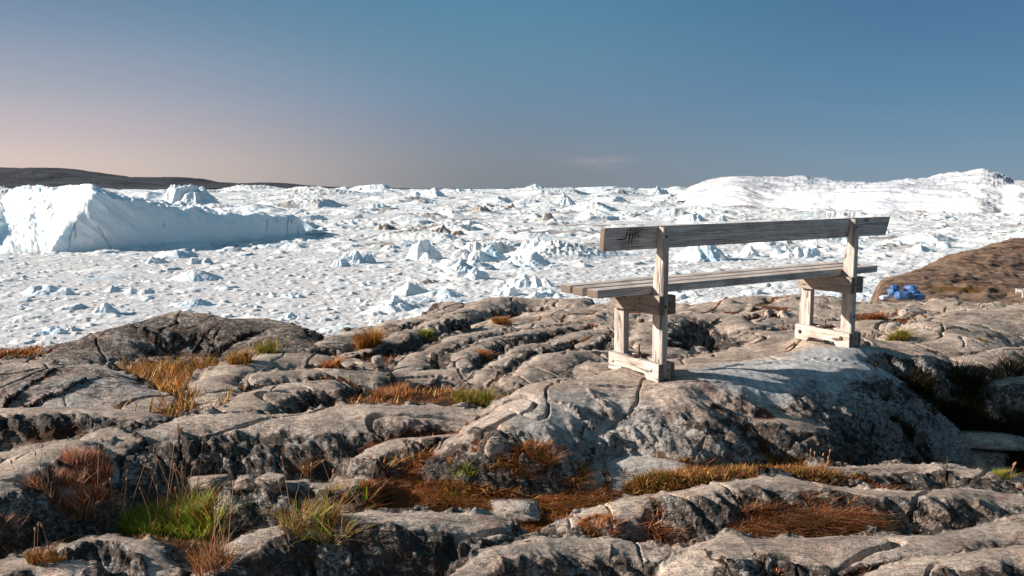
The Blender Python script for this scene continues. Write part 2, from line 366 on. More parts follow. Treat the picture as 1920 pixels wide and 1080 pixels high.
# big whaleback against the ice
hump([(120, 665, 8.8), (170, 640, 9.2), (230, 610, 9.7), (330, 592, 10.1), (430, 598, 10.1), (520, 608, 9.9), (545, 628, 9.5)], 1.35, 1.0, .46, .5, pn=1.8)
hump([(-200, 712, 8.0), (-60, 690, 8.5), (40, 668, 8.9), (140, 642, 9.4), (220, 636, 9.5)], 1.0, 1.0, .3, .6)
hump([(520, 655, 9.0), (600, 645, 9.3), (690, 618, 10.2), (760, 606, 10.6)], .5, .8, .3, .5)
hump([(395, 762, 6.4), (410, 718, 6.95), (440, 684, 7.5), (510, 669, 7.85), (590, 668, 7.95), (670, 680, 7.8)], .55, .6, .30, .3)
hump([(425, 775, 6.0), (470, 746, 6.35), (530, 720, 6.7), (610, 710, 6.95), (700, 707, 7.35), (800, 705, 7.6), (900, 705, 7.7), (990, 710, 7.5)], .42, .45, .28, .2)
hump([(500, 700, 7.1), (600, 694, 7.2), (700, 700, 7.2)], .3, .3, .2, .2)
# diagonal ridges in the middle distance
hump([(660, 668, 8.6), (720, 645, 9.1), (780, 616, 9.9), (850, 594, 10.8)], .34, .5, .30, .4)
hump([(700, 630, 9.7), (735, 604, 10.5), (775, 602, 10.6)], .35, .4, .3, .5)
hump([(755, 698, 7.7), (785, 666, 8.4), (850, 634, 9.2), (960, 615, 9.9), (1060, 600, 10.5)], .40, .5, .32, .35)
hump([(852, 692, 7.75), (868, 660, 8.4), (920, 638, 9.0), (1000, 622, 9.5), (1080, 612, 9.9)], .34, .4, .3, .3)
hump([(895, 712, 7.3), (925, 680, 8.0), (975, 656, 8.5), (1060, 632, 9.1), (1150, 617, 9.6)], .36, .4, .3, .3)
hump([(985, 706, 7.1), (1040, 678, 7.6), (1150, 657, 8.1), (1260, 650, 8.3)], .4, .5, .24, .2)
hump([(765, 620, 11.0), (800, 592, 12.2), (850, 574, 13.0), (905, 566, 13.5)], .7, .9, .4, .7)
hump([(860, 590, 12.0), (910, 566, 13.2), (960, 557, 13.7), (1030, 560, 13.7), (1080, 566, 13.4)], .7, .9, .4, .7)
hump([(1090, 576, 12.4), (1150, 572, 12.8), (1230, 585, 12.2)], .6, .8, .4, .6)
hump([(1000, 612, 10.6), (1050, 588, 11.6), (1110, 584, 11.9)], .4, .6, .35, .4)
hump([(1100, 640, 9.0), (1140, 612, 9.8), (1180, 600, 10.2)], .4, .5, .35, .3)
hump([(1195, 640, 8.7), (1225, 604, 9.5), (1300, 586, 10.0), (1370, 592, 9.9), (1410, 615, 9.4)], .55, .6, .34, .4)
hump([(1380, 610, 9.8), (1440, 600, 10.2), (1540, 598, 10.3), (1640, 606, 10.2)], .5, .6, .3, .3)
hump([(1270, 590, 11.6), (1340, 572, 12.6), (1420, 558, 13.4), (1490, 552, 13.8), (1570, 560, 13.4)], .8, 1.0, .45, .8)
hump([(1540, 575, 13.0), (1600, 562, 13.8), (1680, 566, 14.2), (1760, 572, 14.2)], .8, 1.0, .4, .8)
hump([(1400, 650, 8.0), (1450, 630, 8.5), (1560, 622, 8.8)], .4, .5, .2, .2)
# smooth slabs on the right
hump([(1630, 590, 11.6), (1680, 578, 12.0), (1740, 592, 11.4), (1780, 606, 10.8)], .5, .6, .35, .4)
hump([(1690, 640, 8.9), (1750, 608, 9.7), (1830, 588, 10.6), (1920, 572, 11.4), (2080, 560, 12)], 1.3, 1.0, .30, .5, pn=2.4, k=.06)
hump([(1900, 590, 10.8), (1980, 580, 11), (2100, 590, 11)], 1.3, 1.0, .3, .5)
hump([(1770, 690, 7.0), (1830, 668, 7.5), (1900, 660, 7.8), (2040, 655, 8)], .45, .5, .35, .25)
hump([(1880, 715, 6.6), (1960, 700, 6.8), (2100, 700, 6.9)], .35, .4, .4, .3)

def crest_field(X, Y, h):
    p = h['p'][:, :2]; z = h['p'][:, 2]
    best = np.full(X.shape, 1e9); bz = np.zeros(X.shape); bs = np.zeros(X.shape)
    for i in range(len(p) - 1):
        a = p[i]; d = p[i + 1] - a; L2 = d @ d
        t = np.clip(((X - a[0]) * d[0] + (Y - a[1]) * d[1]) / L2, 0, 1)
        qx = X - a[0] - t * d[0]; qy = Y - a[1] - t * d[1]
        r = np.sqrt(qx * qx + qy * qy)
        L = math.sqrt(L2); nx, ny = -d[1] / L, d[0] / L
        s = (qx * nx + qy * ny) / (r + 1e-6)
        mk = r < best
        best = np.where(mk, r, best); bz = np.where(mk, z[i] + t * (z[i + 1] - z[i]), bz); bs = np.where(mk, s, bs)
    f = 0.5 + 0.5 * np.clip(bs * 1.3, -1, 1)
    f = f * f * (3 - 2 * f)
    w = h['wn'] * (1 - f) + h['wf'] * f
    hh = h['hn'] * (1 - f) + h['hf'] * f
    pw = h['pn'] * (1 - f) + h['pf'] * f
    q = best / w
    return bz - hh * np.where(q < 1.0, q ** pw, 1 + (q - 1) * pw)

def base_height(X, Y):
    z = CAMZ - 1.60 + 0.10 * sstep(Y, 7.5, 10) + 0.03 * fbm(X * 0.8, Y * 0.8, 3, 40)
    left = sstep(-X / np.maximum(Y, 1), -0.15, 0.2)
    z = z - (0.30 * left + 0.16 * (1 - left)) * np.maximum(0, Y - (8.0 * left + 11.0 * (1 - left))) - 0.02 * np.maximum(0, Y - 15) ** 1.5
    for (px, py, d, rx, ry) in TERRACES:          # shallow soil-filled shelves between the ridges
        c = at(px, py, d); w_ = np.exp(-(((X - c[0]) / rx) ** 2 + ((Y - c[1]) / ry) ** 2) ** 2); z = z * (1 - w_) + (c[2] + 0.02 * fbm(X * 1.5, Y * 1.5, 2, 42)) * w_
    # pit at the right of the mound
    pc = at(1775, 815, 4.9)
    z = z - 0.25 * np.exp(-(((X - pc[0]) / .82) ** 2 + ((Y - pc[1]) / .5) ** 2) ** 2)
    # little pools
    for (px, py, d, rx, ry, dep) in POOLS:
        c = at(px, py, d); z = z - dep * np.exp(-(((X - c[0]) / rx) ** 2 + ((Y - c[1]) / ry) ** 2) ** 2)
    return z
TERRACES = [(800, 746, 5.65, .75, .42), (312, 752, 5.65, .42, .80), (900, 930, 4.1, .78, .28), (325, 998, 3.72, .22, .13), (985, 868, 4.38, .15, .22), (1490, 975, 3.72, .42, .16), (1400, 882, 4.15, .7, .12), (1880, 850, 5.25, .34, .12), (700, 680, 7.3, .7, .5)]
POOLS = [(165, 992, 4.03, .20, .15, .06), (390, 1030, 3.80, .25, .12, .07), (290, 1012, 3.90, .36, .15, .06), (620, 662, 7.9, .35, .35, .04)]

ZONES = [[(205, 690), (410, 675), (470, 735), (520, 800), (200, 835)], [(620, 712), (960, 705), (960, 780), (600, 780)],
 [(660, 860), (900, 810), (1060, 840), (1190, 930), (1330, 990), (1320, 1090), (1180, 1060), (1150, 1010), (900, 1000), (540, 1000), (540, 900)],
 [(1290, 915), (1660, 925), (1720, 1015), (1290, 1030)], [(1180, 850), (1640, 850), (1640, 905), (1420, 910), (1400, 965), (1170, 965)],
 [(590, 645), (780, 645), (900, 690), (880, 718), (600, 712)], [(1240, 605), (1480, 600), (1480, 670), (1240, 670)], [(1590, 590), (1740, 600), (1820, 695), (1590, 685)],
 [(1640, 715), (1960, 690), (2100, 780), (2100, 890), (1640, 890)], [(30, 860), (300, 850), (500, 930), (560, 1090), (-100, 1100), (-100, 960)], [(1780, 955), (1950, 945), (1950, 1000), (1700, 1005)]]
def soilzone(X, Y, Z):
    px, py = project(np.stack([X, Y, Z], -1))
    px = px + 22 * fbm(X * 3, Y * 3, 3, 131); py = py + 10 * fbm(X * 3 + 7, Y * 3, 3, 132)
    m = np.zeros(X.shape, bool)
    for z in ZONES: m |= inpoly(px, py, z)
    pocket = sstep(fbm(X * 1.7, Y * 1.7, 3, 135), .16, .26)
    return np.maximum(m.astype(float), pocket * (px > 560) * .9)
def terrain_z(X, Y, pads=True):
    wx = 0.09 * fbm(X * 0.9, Y * 0.9, 3, 3) + 0.035 * fbm(X * 3.5, Y * 3.5, 3, 9)
    wy = 0.11 * fbm(X * 0.9 + 31, Y * 0.9, 3, 5) + 0.04 * fbm(X * 3.5, Y * 3.5 + 17, 3, 11)
    XX = X + wx; YY = Y + wy
    base = base_height(X, Y)
    z = np.full(X.shape, -1e3) + base * 0 + (base - 1.0)
    for h in HUMPS:
        p = h['p']; mg = max(h['wn'], h['wf']) * 1.9 + 0.15
        mk = (XX > p[:, 0].min() - mg) & (XX < p[:, 0].max() + mg) & (YY > p[:, 1].min() - mg) & (YY < p[:, 1].max() + mg)
        if not mk.any(): continue
        v = crest_field(XX[mk], YY[mk], h)
        z[mk] = smax(z[mk], v, h['k'])
    # rock relief: long ledges running with the ridges, joints and small lumps
    eps = 0.04
    coarse = np.maximum(z, base)
    if X.ndim == 2:
        gy_, gx_ = np.gradient(coarse)
        dxx = np.gradient(X, axis=1); dyy = np.gradient(Y, axis=0); dxy = np.gradient(X, axis=0)
        sx = gx_ / dxx; sy = (gy_ - sx * dxy) / dyy
        slope = np.hypot(sx, sy)
        fl = sstep(slope, .30, .95)
        ga = np.gradient(sx, axis=1) / dxx; gy2, gx2 = np.gradient(sy); gb = (gy2 - gx2 / dxx * dxy) / dyy
        crease = sstep((ga + gb) * (1 + 1.2 * sstep(Y, 5.0, 8.0)), 4.0, 11.0) * sstep(fbm(X * 1.1, Y * 1.1, 3, 137), -.25, .1)
    else: slope = fl = crease = np.zeros(X.shape)
    terrain_z.flank = fl
    dist = np.clip((Y - 3) / 8, 0, 1)
    rel = 0.050 * fbm(XX * 1.1, YY * 1.9, 2, 21) + (.006 + .03 * fl) * fbm(XX * 4.4, YY * 6.5, 3, 22)
    led = fbm(XX * 0.9 + 0.4 * YY, YY * 5.5 + 0.6 * XX, 4, 27, 0.55, True)
    rel += (.010 + 0.030 * fl) * (led - 0.25)
    rel += (.003 + 0.012 * fl) * fbm(XX * 9, YY * 12, 4, 33, 0.6)
    j1 = np.abs(perlin(XX * 0.8 + 0.9 * YY, YY * 1.9 - 0.2 * XX, 51)); j2 = np.abs(perlin(XX * 2.1, YY * 1.1 + 0.7 * XX, 57))
    gate = sstep(fbm(X * 0.7, Y * 0.7, 2, 71), -0.1, 0.25)
    cr = 0.055 * (1 - sstep(j1, 0.0, 0.028)) + 0.05 * gate * (1 - sstep(j2, 0.0, 0.022))
    rel = rel - cr
    rock = z + rel * (1 + dist * 0.8)
    sz = soilzone(X, Y, base)
    soil = np.maximum(sstep(base - rock, -0.035, 0.02) * sz, crease * .9)
    lump = np.maximum(0, fbm(XX * 2.2, YY * 3.0, 3, 61)) * .10 + np.maximum(0, fbm(XX * .8, YY * 1.1, 2, 64)) * .16
    zz = smax(rock, base + 0.008 * fbm(X * 14, Y * 14, 3, 44) + (1 - sz) * (rel * .8 + lump - .01), 0.012)
    if pads:
        for (x, y, dz) in PADS:
            zz = zz + dz * np.exp(-(((X - x) ** 2 + (Y - y) ** 2) / 0.17 ** 2))
    return zz, soil, cr
PADS = []

# bench frame (fitted to the photograph)
B0 = np.array([0.8694, 4.9153, CAMZ - 1.1125]); BYAW = 0.5665; BROLL = 0.007; BL = 1.7285
def bw(u, w, h):
    uu = u * cos(BROLL) - h * sin(BROLL); hh = u * sin(BROLL) + h * cos(BROLL)
    return B0 + np.array([uu * cos(BYAW) - w * sin(BYAW), uu * sin(BYAW) + w * cos(BYAW), hh])
feet = [bw(u, w, -0.004 + (0.012 if u > 1 else 0)) for u in (0.02, BL + 0.02) for w in (0.03, 0.39)]
fx = np.array([f[0] for f in feet]); fy = np.array([f[1] for f in feet]); fz = np.array([f[2] for f in feet])
cur = terrain_z(fx, fy, False)[0]
A = np.exp(-((fx[:, None] - fx) ** 2 + (fy[:, None] - fy) ** 2) / 0.17 ** 2)
wts = np.linalg.solve(A, fz - cur)
print('pads', np.round(fz - cur, 3))
PADS = [(fx[i], fy[i], wts[i]) for i in range(4)]

NC, NR = 1180, 1280
pxs = np.linspace(-420, 2340, NC); rows = np.exp(np.linspace(math.log(2.25), math.log(24.0), NR))
tx = (pxs - 960) / F
GX = rows[:, None] * tx[None, :]; GY = np.repeat(rows[:, None], NC, 1)
GZ, SOIL, CR = terrain_z(GX, GY)
FLK = terrain_z.flank
P = np.stack([GX, GY, GZ], -1)
def normals(P):
    a = np.gradient(P, axis=1); b = np.gradient(P, axis=0); nn = np.cross(a, b)
    return nn / np.maximum(np.linalg.norm(nn, axis=-1, keepdims=True), 1e-9)
N = normals(P)
# small-scale roughness pushed out along the surface, so that flanks get lumps and pits of their own
q1 = fbm(GX * 16 + GZ * 9, GY * 16 - GZ * 13, 4, 81, 0.6); q2 = fbm(GX * 5 + GZ * 7, GY * 5 - GZ * 6, 4, 91, 0.55, True)
steep = FLK
amp = (1 - SOIL) * ((0.0015 + 0.022 * steep) * q1 + (0.0015 + 0.055 * steep) * (q2 - 0.3)) * (0.7 + 0.6 * np.clip((GY - 3) / 6, 0, 1))
P = P + N * amp[..., None]
N = normals(P)
lichf = np.clip(-0.15 + 1.35 * sstep(FLK + .35 * fbm(GX * 2.2, GY * 2.8, 4, 103, .6), 0.12, 0.70) + 0.45 * fbm(GX * 0.9, GY * 0.9, 3, 101), 0, 1.3)
def zone(lst):
    r = np.zeros_like(GX)
    for (px, py, d, rx, ry, am) in lst:
        c = at(px, py, d * K); q = ((GX - c[0]) / rx) ** 2 + ((GY - c[1]) / ry) ** 2
        r = np.maximum(r, am * sstep(np.exp(-q) + .25 * fbm(GX * 2, GY * 2.4, 3, 141), .25, .6))
    return r
lichf = np.clip(lichf + zone([(350, 630, 9.2, 1.8, .9, 1.1), (120, 720, 6.6, .8, .45, .9), (500, 850, 5.0, 1.1, .3, .5), (900, 640, 9.2, 1.2, 1.2, .3), (640, 1040, 3.7, .7, .2, .5)]) - .9 * zone([(1780, 620, 9.5, 1.6, 1.5, 1), (1010, 790, 5.2, .25, .3, .8), (1120, 800, 5.1, .4, .3, .4)]), 0, 1.3)
PALE = zone([(1500, 720, 6.0, .75, .45, 1.0), (1650, 720, 6.3, .6, .5, 1.0), (180, 725, 6.5, .4, .3, .6), (1120, 830, 5.1, .5, .3, .45)])
WET_SHADE = np.zeros_like(GX)
for (px, py, d, rx, ry, dep) in POOLS:
    c = at(px, py, d); WET_SHADE = np.maximum(WET_SHADE, np.exp(-(((GX - c[0]) / (rx * 1.5)) ** 2 + ((GY - c[1]) / (ry * 1.5)) ** 2) ** 2) * SOIL)
pc = at(1775, 815, 4.9)
WET_SHADE = np.maximum(WET_SHADE, 0.85 * np.exp(-(((GX - pc[0]) / .9) ** 2 + ((GY - pc[1]) / .5) ** 2) ** 2) * SOIL)  # shade of the pit painted as near-black soil
ground = mesh_grid('ground', P, M_ROCK, dict(soil=SOIL, lich=lichf, wet_shade=WET_SHADE, pale=PALE))
tag(ground, 'bare ice-worn bedrock with lichen, moss and soil in its hollows', None, None, 'structure')
TPX, TPY = project(P)
def ground_z(x, y):
    """height of the finished ground at (x, y)"""
    r = np.clip((math.log(y) - math.log(2.25)) / (math.log(24) - math.log(2.25)) * (NR - 1), 0, NR - 2)
    c = np.clip((x / y - tx[0]) / (tx[-1] - tx[0]) * (NC - 1), 0, NC - 2)
    i, j = int(r), int(c); a, b = r - i, c - j
    return (P[i, j, 2] * (1 - a) * (1 - b) + P[i + 1, j, 2] * a * (1 - b) + P[i, j + 1, 2] * (1 - a) * b + P[i + 1, j + 1, 2] * a * b)
def hit(px, py, lo=2.4, hi=23):
    """first ground point on the sight line through (px, py)"""
    for Y in np.exp(np.linspace(math.log(lo), math.log(hi), 700)):
        p = at(px, py, Y)
        if ground_z(p[0], p[1]) >= p[2]: return p
    return at(px, py, hi)
# pools
def disc(name, c, rx, ry, mat, seed=0):
    bm = bmesh.new(); rr = random.Random(seed); vs = []
    for k in range(40):
        a = 2 * pi * k / 40; vs.append(bm.verts.new((c[0] + rx * cos(a), c[1] + ry * sin(a), c[2])))
    bm.faces.new(vs); me = bpy.data.meshes.new(name); bm.to_mesh(me); bm.free(); me.materials.append(mat)
    o = bpy.data.objects.new(name, me); COL.objects.link(o); return tag(o, kind='structure')
for (px, py, d, rx, ry, dep), lb in zip(POOLS, ['rain pool beside the left reddish grass', 'dark rain pool under the bright green tuft', None, 'small rain pool behind the middle ridges']):
    if lb is None: continue
    c = at(px, py, d); z = base_height(np.array([c[0]]), np.array([c[1]]))[0] + dep * 0.72
    tag(disc('water', (c[0], c[1], z), rx * 2.2, ry * 2.0, M_WATER), lb)

# ------------------------------------------------------------------ hillside on the right
def hillside():
    R_, C_ = 420, 520
    X = np.linspace(5.5, 34, C_)[None, :] * np.ones((R_, 1)); Y = np.exp(np.linspace(math.log(13), math.log(52), R_))[:, None] * np.ones((1, C_))
    crest = [(1655, 572, 19), (1668, 552, 21), (1695, 528, 22.5), (1740, 505, 24.5), (1800, 480, 27), (1860, 464, 29), (1930, 447, 31), (2060, 425, 35), (2250, 405, 40)]
    p = np.array([at(*c) for c in crest])
    h = dict(p=p, wn=9.0, wf=3.0, hn=1.9, hf=3.0, pn=1.5, pf=2.0)
    wx = 0.5 * fbm(X * .2, Y * .2, 3, 3); wy = 0.5 * fbm(X * .2 + 9, Y * .2, 3, 5)
    Z = crest_field(X + wx, Y + wy, h)
    u = X * 0.55 + Y * 0.30; v = X * -0.35 + Y * 0.45
    led = fbm(u * 1.1, v * 2.6, 5, 127, 0.6, True)
    Z = Z + 0.13 * (led - 0.2) + 0.03 * fbm(X * 3, Y * 3, 4, 12, 0.6) + .07 * fbm(X * .3, Y * .3, 3, 14)
    Z = Z - 3.2 * sstep(.43 * Y - X + .15 * fbm(Y, Y * 0, 2, 3), -.1, 1.1)
    Z = np.maximum(Z, CAMZ - 3.6 - 0.2 * np.maximum(0, Y - 26))
    Q = np.stack([X, Y, Z], -1); Nn = normals(Q)
    so_ = sstep(fbm(X * 0.45 + 3, Y * 0.45, 4, 77, 0.6), 0.12, 0.34) * 0.75
    li = np.clip(0.75 + 0.4 * fbm(X * .5, Y * .5, 3, 4), 0, 1.1)
    o = mesh_grid('hillside', Q, M_HSIDE, dict(soil=so_, lich=li, wet_shade=X * 0))
    tag(o, 'brown rocky hillside sloping down from the right', None, None, 'structure')
    return Q
M_HSIDE = mat_rock('hillside_rock', True)
HQ = hillside()
def hill_z(x, y):
    d = (HQ[..., 0] - x) ** 2 + (HQ[..., 1] - y) ** 2
    return HQ.reshape(-1, 3)[d.argmin(), 2]

# ------------------------------------------------------------------ boxes, rods
def add_box(bm, lo, hi, bev=0.0, M=None, warp=None):
    r = bmesh.ops.create_cube(bm, size=1.0)
    for v in r['verts']:
        v.co = Vector([lo[k] + (v.co[k] + 0.5) * (hi[k] - lo[k]) for k in range(3)])
    if bev:
        es = list({e for v in r['verts'] for e in v.link_edges})
        bmesh.ops.bevel(bm, geom=es, offset=bev, segments=2, affect='EDGES', profile=0.6)
def poly_prism(bm, pts, axis, a, b):
    """extrude a polygon given in the two other axes between a and b along axis"""
    def mk(p, t):
        c = [0, 0, 0]; o = [k for k in range(3) if k != axis]; c[axis] = t; c[o[0]], c[o[1]] = p; return bm.verts.new(c)
    A_ = [mk(p, a) for p in pts]; B_ = [mk(p, b) for p in pts]
    bm.faces.new(A_); bm.faces.new(B_[::-1])
    for i in range(len(pts)):
        j = (i + 1) % len(pts); bm.faces.new([A_[j], A_[i], B_[i], B_[j]])
    bmesh.ops.recalc_face_normals(bm, faces=bm.faces)
def add_cyl(bm, p0, p1, r, seg=14):
    p0, p1 = Vector(p0), Vector(p1); d = p1 - p0
    M = Matrix.Translation((p0 + p1) / 2) @ d.to_track_quat('Z', 'Y').to_matrix().to_4x4()
    bmesh.ops.create_cone(bm, cap_ends=True, segments=seg, radius1=r, radius2=r, depth=d.length, matrix=M)
def link(name, bm, mats, parent=None, smooth=False):
    me = bpy.data.meshes.new(name); bm.normal_update(); bm.to_mesh(me); bm.free()
    for m_ in (mats if isinstance(mats, (list, tuple)) else [mats]): me.materials.append(m_)
    if smooth:
        for p_ in me.polygons: p_.use_smooth = True
    o = bpy.data.objects.new(name, me); COL.objects.link(o)
    if parent: o.parent = parent
    return o

# ------------------------------------------------------------------ the bench
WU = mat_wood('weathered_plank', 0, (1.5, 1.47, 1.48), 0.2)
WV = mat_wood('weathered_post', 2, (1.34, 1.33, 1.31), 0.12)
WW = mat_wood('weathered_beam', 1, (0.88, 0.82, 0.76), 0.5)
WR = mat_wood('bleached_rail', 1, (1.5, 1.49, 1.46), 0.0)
bench = bpy.data.objects.new('wooden_bench', None); COL.objects.link(bench)
bench.location = B0; bench.rotation_mode = 'XYZ'
bench.matrix_world = Matrix.Translation(Vector(B0)) @ Matrix.Rotation(BYAW, 4, 'Z') @ Matrix.Rotation(-BROLL, 4, 'Y')
tag(bench, 'weathered grey wooden bench facing the ice, standing on the rock mound', 'bench')
def subdiv_warp(bm, axis, cuts, amp, seed):
    pass
def end_mats(bm, axis):
    for f in bm.faces:
        if abs(f.normal[axis]) > 0.9: f.material_index = 1
def board(name, lo, hi, mat, axis, bev=0.004, parent=bench, seed=0):
    bm = bmesh.new(); add_box(bm, lo, hi, bev); bm.normal_update(); end_mats(bm, axis)
    return link(name, bm, [mat, M_END], parent)
# backrest: leans back with the tapered posts
bm = bmesh.new()
prof = [(0.0452, 0.8931), (0.0606, 0.7638), (0.0606 + 0.042, 0.7650), (0.0452 + 0.042, 0.8945)]
poly_prism(bm, prof, 0, -0.387, BL + 0.43)
for v in bm.verts:
    if v.co.x > 1 and v.co.z > 0.83: v.co.x += 0.026
    if v.co.x < 0 and v.co.z > 0.83: v.co.x -= 0.002
bmesh.ops.bevel(bm, geom=list(bm.edges), offset=0.004, segments=2, affect='EDGES')
bm.normal_update(); end_mats(bm, 0)
back = link('backrest', bm, [WU, M_END], bench)
# scratched marks near its left end
bm = bmesh.new()
def bk(u, h): 
    t = (h - 0.7638) / (0.8931 - 0.7638); return (u, 0.0606 + (0.0452 - 0.0606) * t, h)
def stroke(pts, r=0.0022):
    for a, b in zip(pts[:-1], pts[1:]): add_cyl(bm, bk(*a), bk(*b), r, 6)
stroke([(-.225, .888), (-.235, .838), (-.25, .828), (-.30, .826)], .0028)
stroke([(-.205, .889), (-.212, .802)], .0036); stroke([(-.186, .889), (-.190, .800)], .0032)
stroke([(-.168, .887), (-.172, .832)], .003); stroke([(-.152, .888), (-.152, .845), (-.135, .836)], .0028)
stroke([(-.225, .852), (-.150, .855)], .002); stroke([(-.150, .862), (-.120, .884)], .002)
link('carved_marks', bm, M_CARVE, back)
# seat
for k in range(3):
    w0 = 0.0915 + 0.1309 * k
    board('seat_slat', (-0.4026 + (-0.0, -.006, .004)[k], w0, 0.4985 + .001 * k), (BL + 0.40 + (0, -.02, .006)[k], w0 + 0.0979, 0.5462 + .001 * k), WU, 0, 0.006)
for u0, bolt in ((0, True), (BL, False)):
    # rear post: straight back edge, front edge tapering towards the top
    bm = bmesh.new()
    poly_prism(bm, [(0, .004), (0.088, .004), (0.088, .56), (0.0595, .762), (0.0435, .892), (0, .885)], 0, u0, u0 + 0.0432)
    bmesh.ops.bevel(bm, geom=list(bm.edges), offset=0.003, segments=2, affect='EDGES'); bm.normal_update(); end_mats(bm, 2)
    post = link('post', bm, [WV, M_END], bench)
    bm = bmesh.new()
    bm.free()
    for hz in (0.835,) + ((0.44, 0.22) if not bolt else (0.43,)):
        bm = bmesh.new(); add_cyl(bm, (u0 + .022, -0.003, hz), (u0 + .022, .01, hz), .0075)
        link('bolt_hole', bm, M_CARVE, post)
    board('leg', (u0, 0.345, 0.012), (u0 + 0.0432, 0.437, 0.4975), WV, 2, 0.004)
    for s, (a, b) in enumerate(((u0 - 0.043, u0 - 0.0015), (u0 + 0.0447, u0 + 0.084))):
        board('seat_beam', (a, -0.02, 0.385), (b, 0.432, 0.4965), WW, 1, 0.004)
        bm = bmesh.new(); dz = 0.012 if u0 else 0
        poly_prism(bm, [(-0.02, dz - 0.005), (0.085, dz - .004), (0.105, dz + 0.026), (0.31, dz + 0.028), (0.335, dz), (0.438, dz), (0.438, dz + 0.108), (-0.02, dz + 0.10)], 0, a, b)
        bmesh.ops.bevel(bm, geom=list(bm.edges), offset=0.0025, segments=1, affect='EDGES'); bm.normal_update(); end_mats(bm, 1)
        rail = link('foot_rail', bm, [WR, M_END], bench)
        if s == 0:
            for w_, h_ in ((0.045, 0.056), (0.392, 0.056)):
                bm = bmesh.new()
                if bolt:
                    bmesh.ops.create_uvsphere(bm, u_segments=14, v_segments=8, radius=0.0115, matrix=Matrix.Translation((a, w_, h_ + dz)) @ Matrix.Scale(0.5, 4, (1, 0, 0)))
                    link('bolt', bm, M_STEEL, rail, True)
                else:
                    add_cyl(bm, (a - .006, w_, h_ + dz), (a + .004, w_, h_ + dz), .0105, 6); add_cyl(bm, (a - .002, w_, h_ + dz), (a + .002, w_, h_ + dz), .016, 14)
                    link('bolt', bm, M_RUST, rail)
    # threaded rod and clamp plate that tie the foot frame to the rock
    bm = bmesh.new()
    add_cyl(bm, (u0 + .022, .225, -.03), (u0 + .022, .225, .175), .005)
    add_box(bm, (u0 - .045, .195, .107 + (0.012 if u0 else 0)), (u0 + .088, .255, .113 + (0.012 if u0 else 0)), .001)
    add_cyl(bm, (u0 + .022, .225, .112), (u0 + .022, .225, .130), .011, 6)
    link('anchor_bolt', bm, M_RUST, bench)

# ------------------------------------------------------------------ loose stones
def stone(name, c, size, seed, label, rot=0, mat=None, flat=0.25, group=None, sharp=0.8, sink=.42, cat='stone'):
    r = random.Random(seed)
    bm = bmesh.new()
    for k in range(22):
        v = Vector((r.choice((-1, 1)) * r.uniform(.1, 1), r.choice((-1, 1)) * r.uniform(.1, 1), r.choice((-1, 1)) * r.uniform(.35, 1))); v = v / max(.8, v.length * (.95 if v.z > 0 else .8))
        bm.verts.new((v.x, v.y, v.z))
    res = bmesh.ops.convex_hull(bm, input=bm.verts)
    bmesh.ops.delete(bm, geom=[g for g in res['geom_interior'] if isinstance(g, bmesh.types.BMVert)], context='VERTS')
    bmesh.ops.bevel(bm, geom=list(bm.edges), offset=0.12 * (1 - sharp) + .03, segments=2, affect='EDGES')
    bmesh.ops.triangulate(bm, faces=bm.faces)
    bmesh.ops.subdivide_edges(bm, edges=bm.edges, cuts=2, use_grid_fill=True)
    from mathutils import noise as mn
    for v in bm.verts:
        d = mn.fractal(v.co * 2.2 + Vector((seed, 0, 0)), 0.8, 2.0, 4) * 0.06
        v.co += v.co.normalized() * d
        v.co = Vector((v.co.x * size[0] / 2, v.co.y * size[1] / 2, v.co.z * size[2] / 2))
    o = link(name, bm, mat or M_STONE, None, True)
    z = c[2] if len(c) > 2 and c[2] is not None else ground_z(c[0], c[1])
    o.location = (c[0], c[1], z + size[2] * (0.5 - sink)); o.rotation_euler = (r.uniform(-.1, .1), r.uniform(-.1, .1), rot)
    return tag(o, label, cat, group)
def mat_stone(name, a, b):
    m, n = new_mat(name); P = n.pos()
    c = n.mix(n.step(n.noise(P, 9, 6, .65), .35, .65), lin(*a), lin(*b))
    c = n.mix(n.math('MULTIPLY', n.step(n.noise(P, 26, 7, .75), .54, .6), .8), c, lin(70, 60, 54)); c = n.mix(n.math('MULTIPLY', n.step(n.noise(P, 60, 6, .7), .5, .6), .5), c, lin(104, 94, 86))
    n.bsdf(c, .85, n.bump(n.noise(P, 45, 7, .7), .7, .02)); return m
M_STONE = mat_stone('pale_stone', (150, 138, 127), (196, 184, 172))
M_STONE2 = M_ROCK
def st(px, py, wpx, hpx, label, seed, dfac=0.7, Y=None, **kw):
    """stone whose base stands at picture position (px,py); width and height given in picture pixels"""
    p = hit(px, py) if Y is None else at(px, py, Y); w = wpx / F * p[1]; h = hpx / F * p[1]
    return stone('stone' if wpx < 90 else 'boulder', (p[0], p[1] + w * dfac * .35), (w, w * dfac, h * 1.35), seed, label, **kw)
st(958, 922, 150, 24, 'flat pale slab stone lying in the orange moss below the bench mound', 4, 0.8, Y=3.86, sink=.5, cat='boulder', sharp=.95)
st(927, 862, 44, 40, 'grey pointed stone wedged upright in the cleft above the pale slab', 7, 0.7, mat=M_STONE2)
st(945, 952, 48, 17, 'small flat pale stone in the dead grass below the big slab', 9)
st(1013, 972, 26, 13, 'smallest pale stone in the dead grass, right of the flat stone', 12)
st(707, 684, 30, 24, 'rounded white stone between the ridges beside red grass', 15, 0.8)
st(1678, 617, 32, 22, 'rounded pale stone beside the green bush right of the bench', 18, 0.8)
st(1716, 596, 50, 18, 'sandy coloured boulder below the blue sacks', 24, 0.8, cat='boulder')
st(620, 655, 90, 18, 'flat brown rock slab behind the small pool', 30, .5, mat=M_STONE2, cat='boulder')
st(380, 948, 120, 34, 'broad pinkish rock behind the bright green tuft', 33, .6, mat=M_STONE2, cat='boulder')
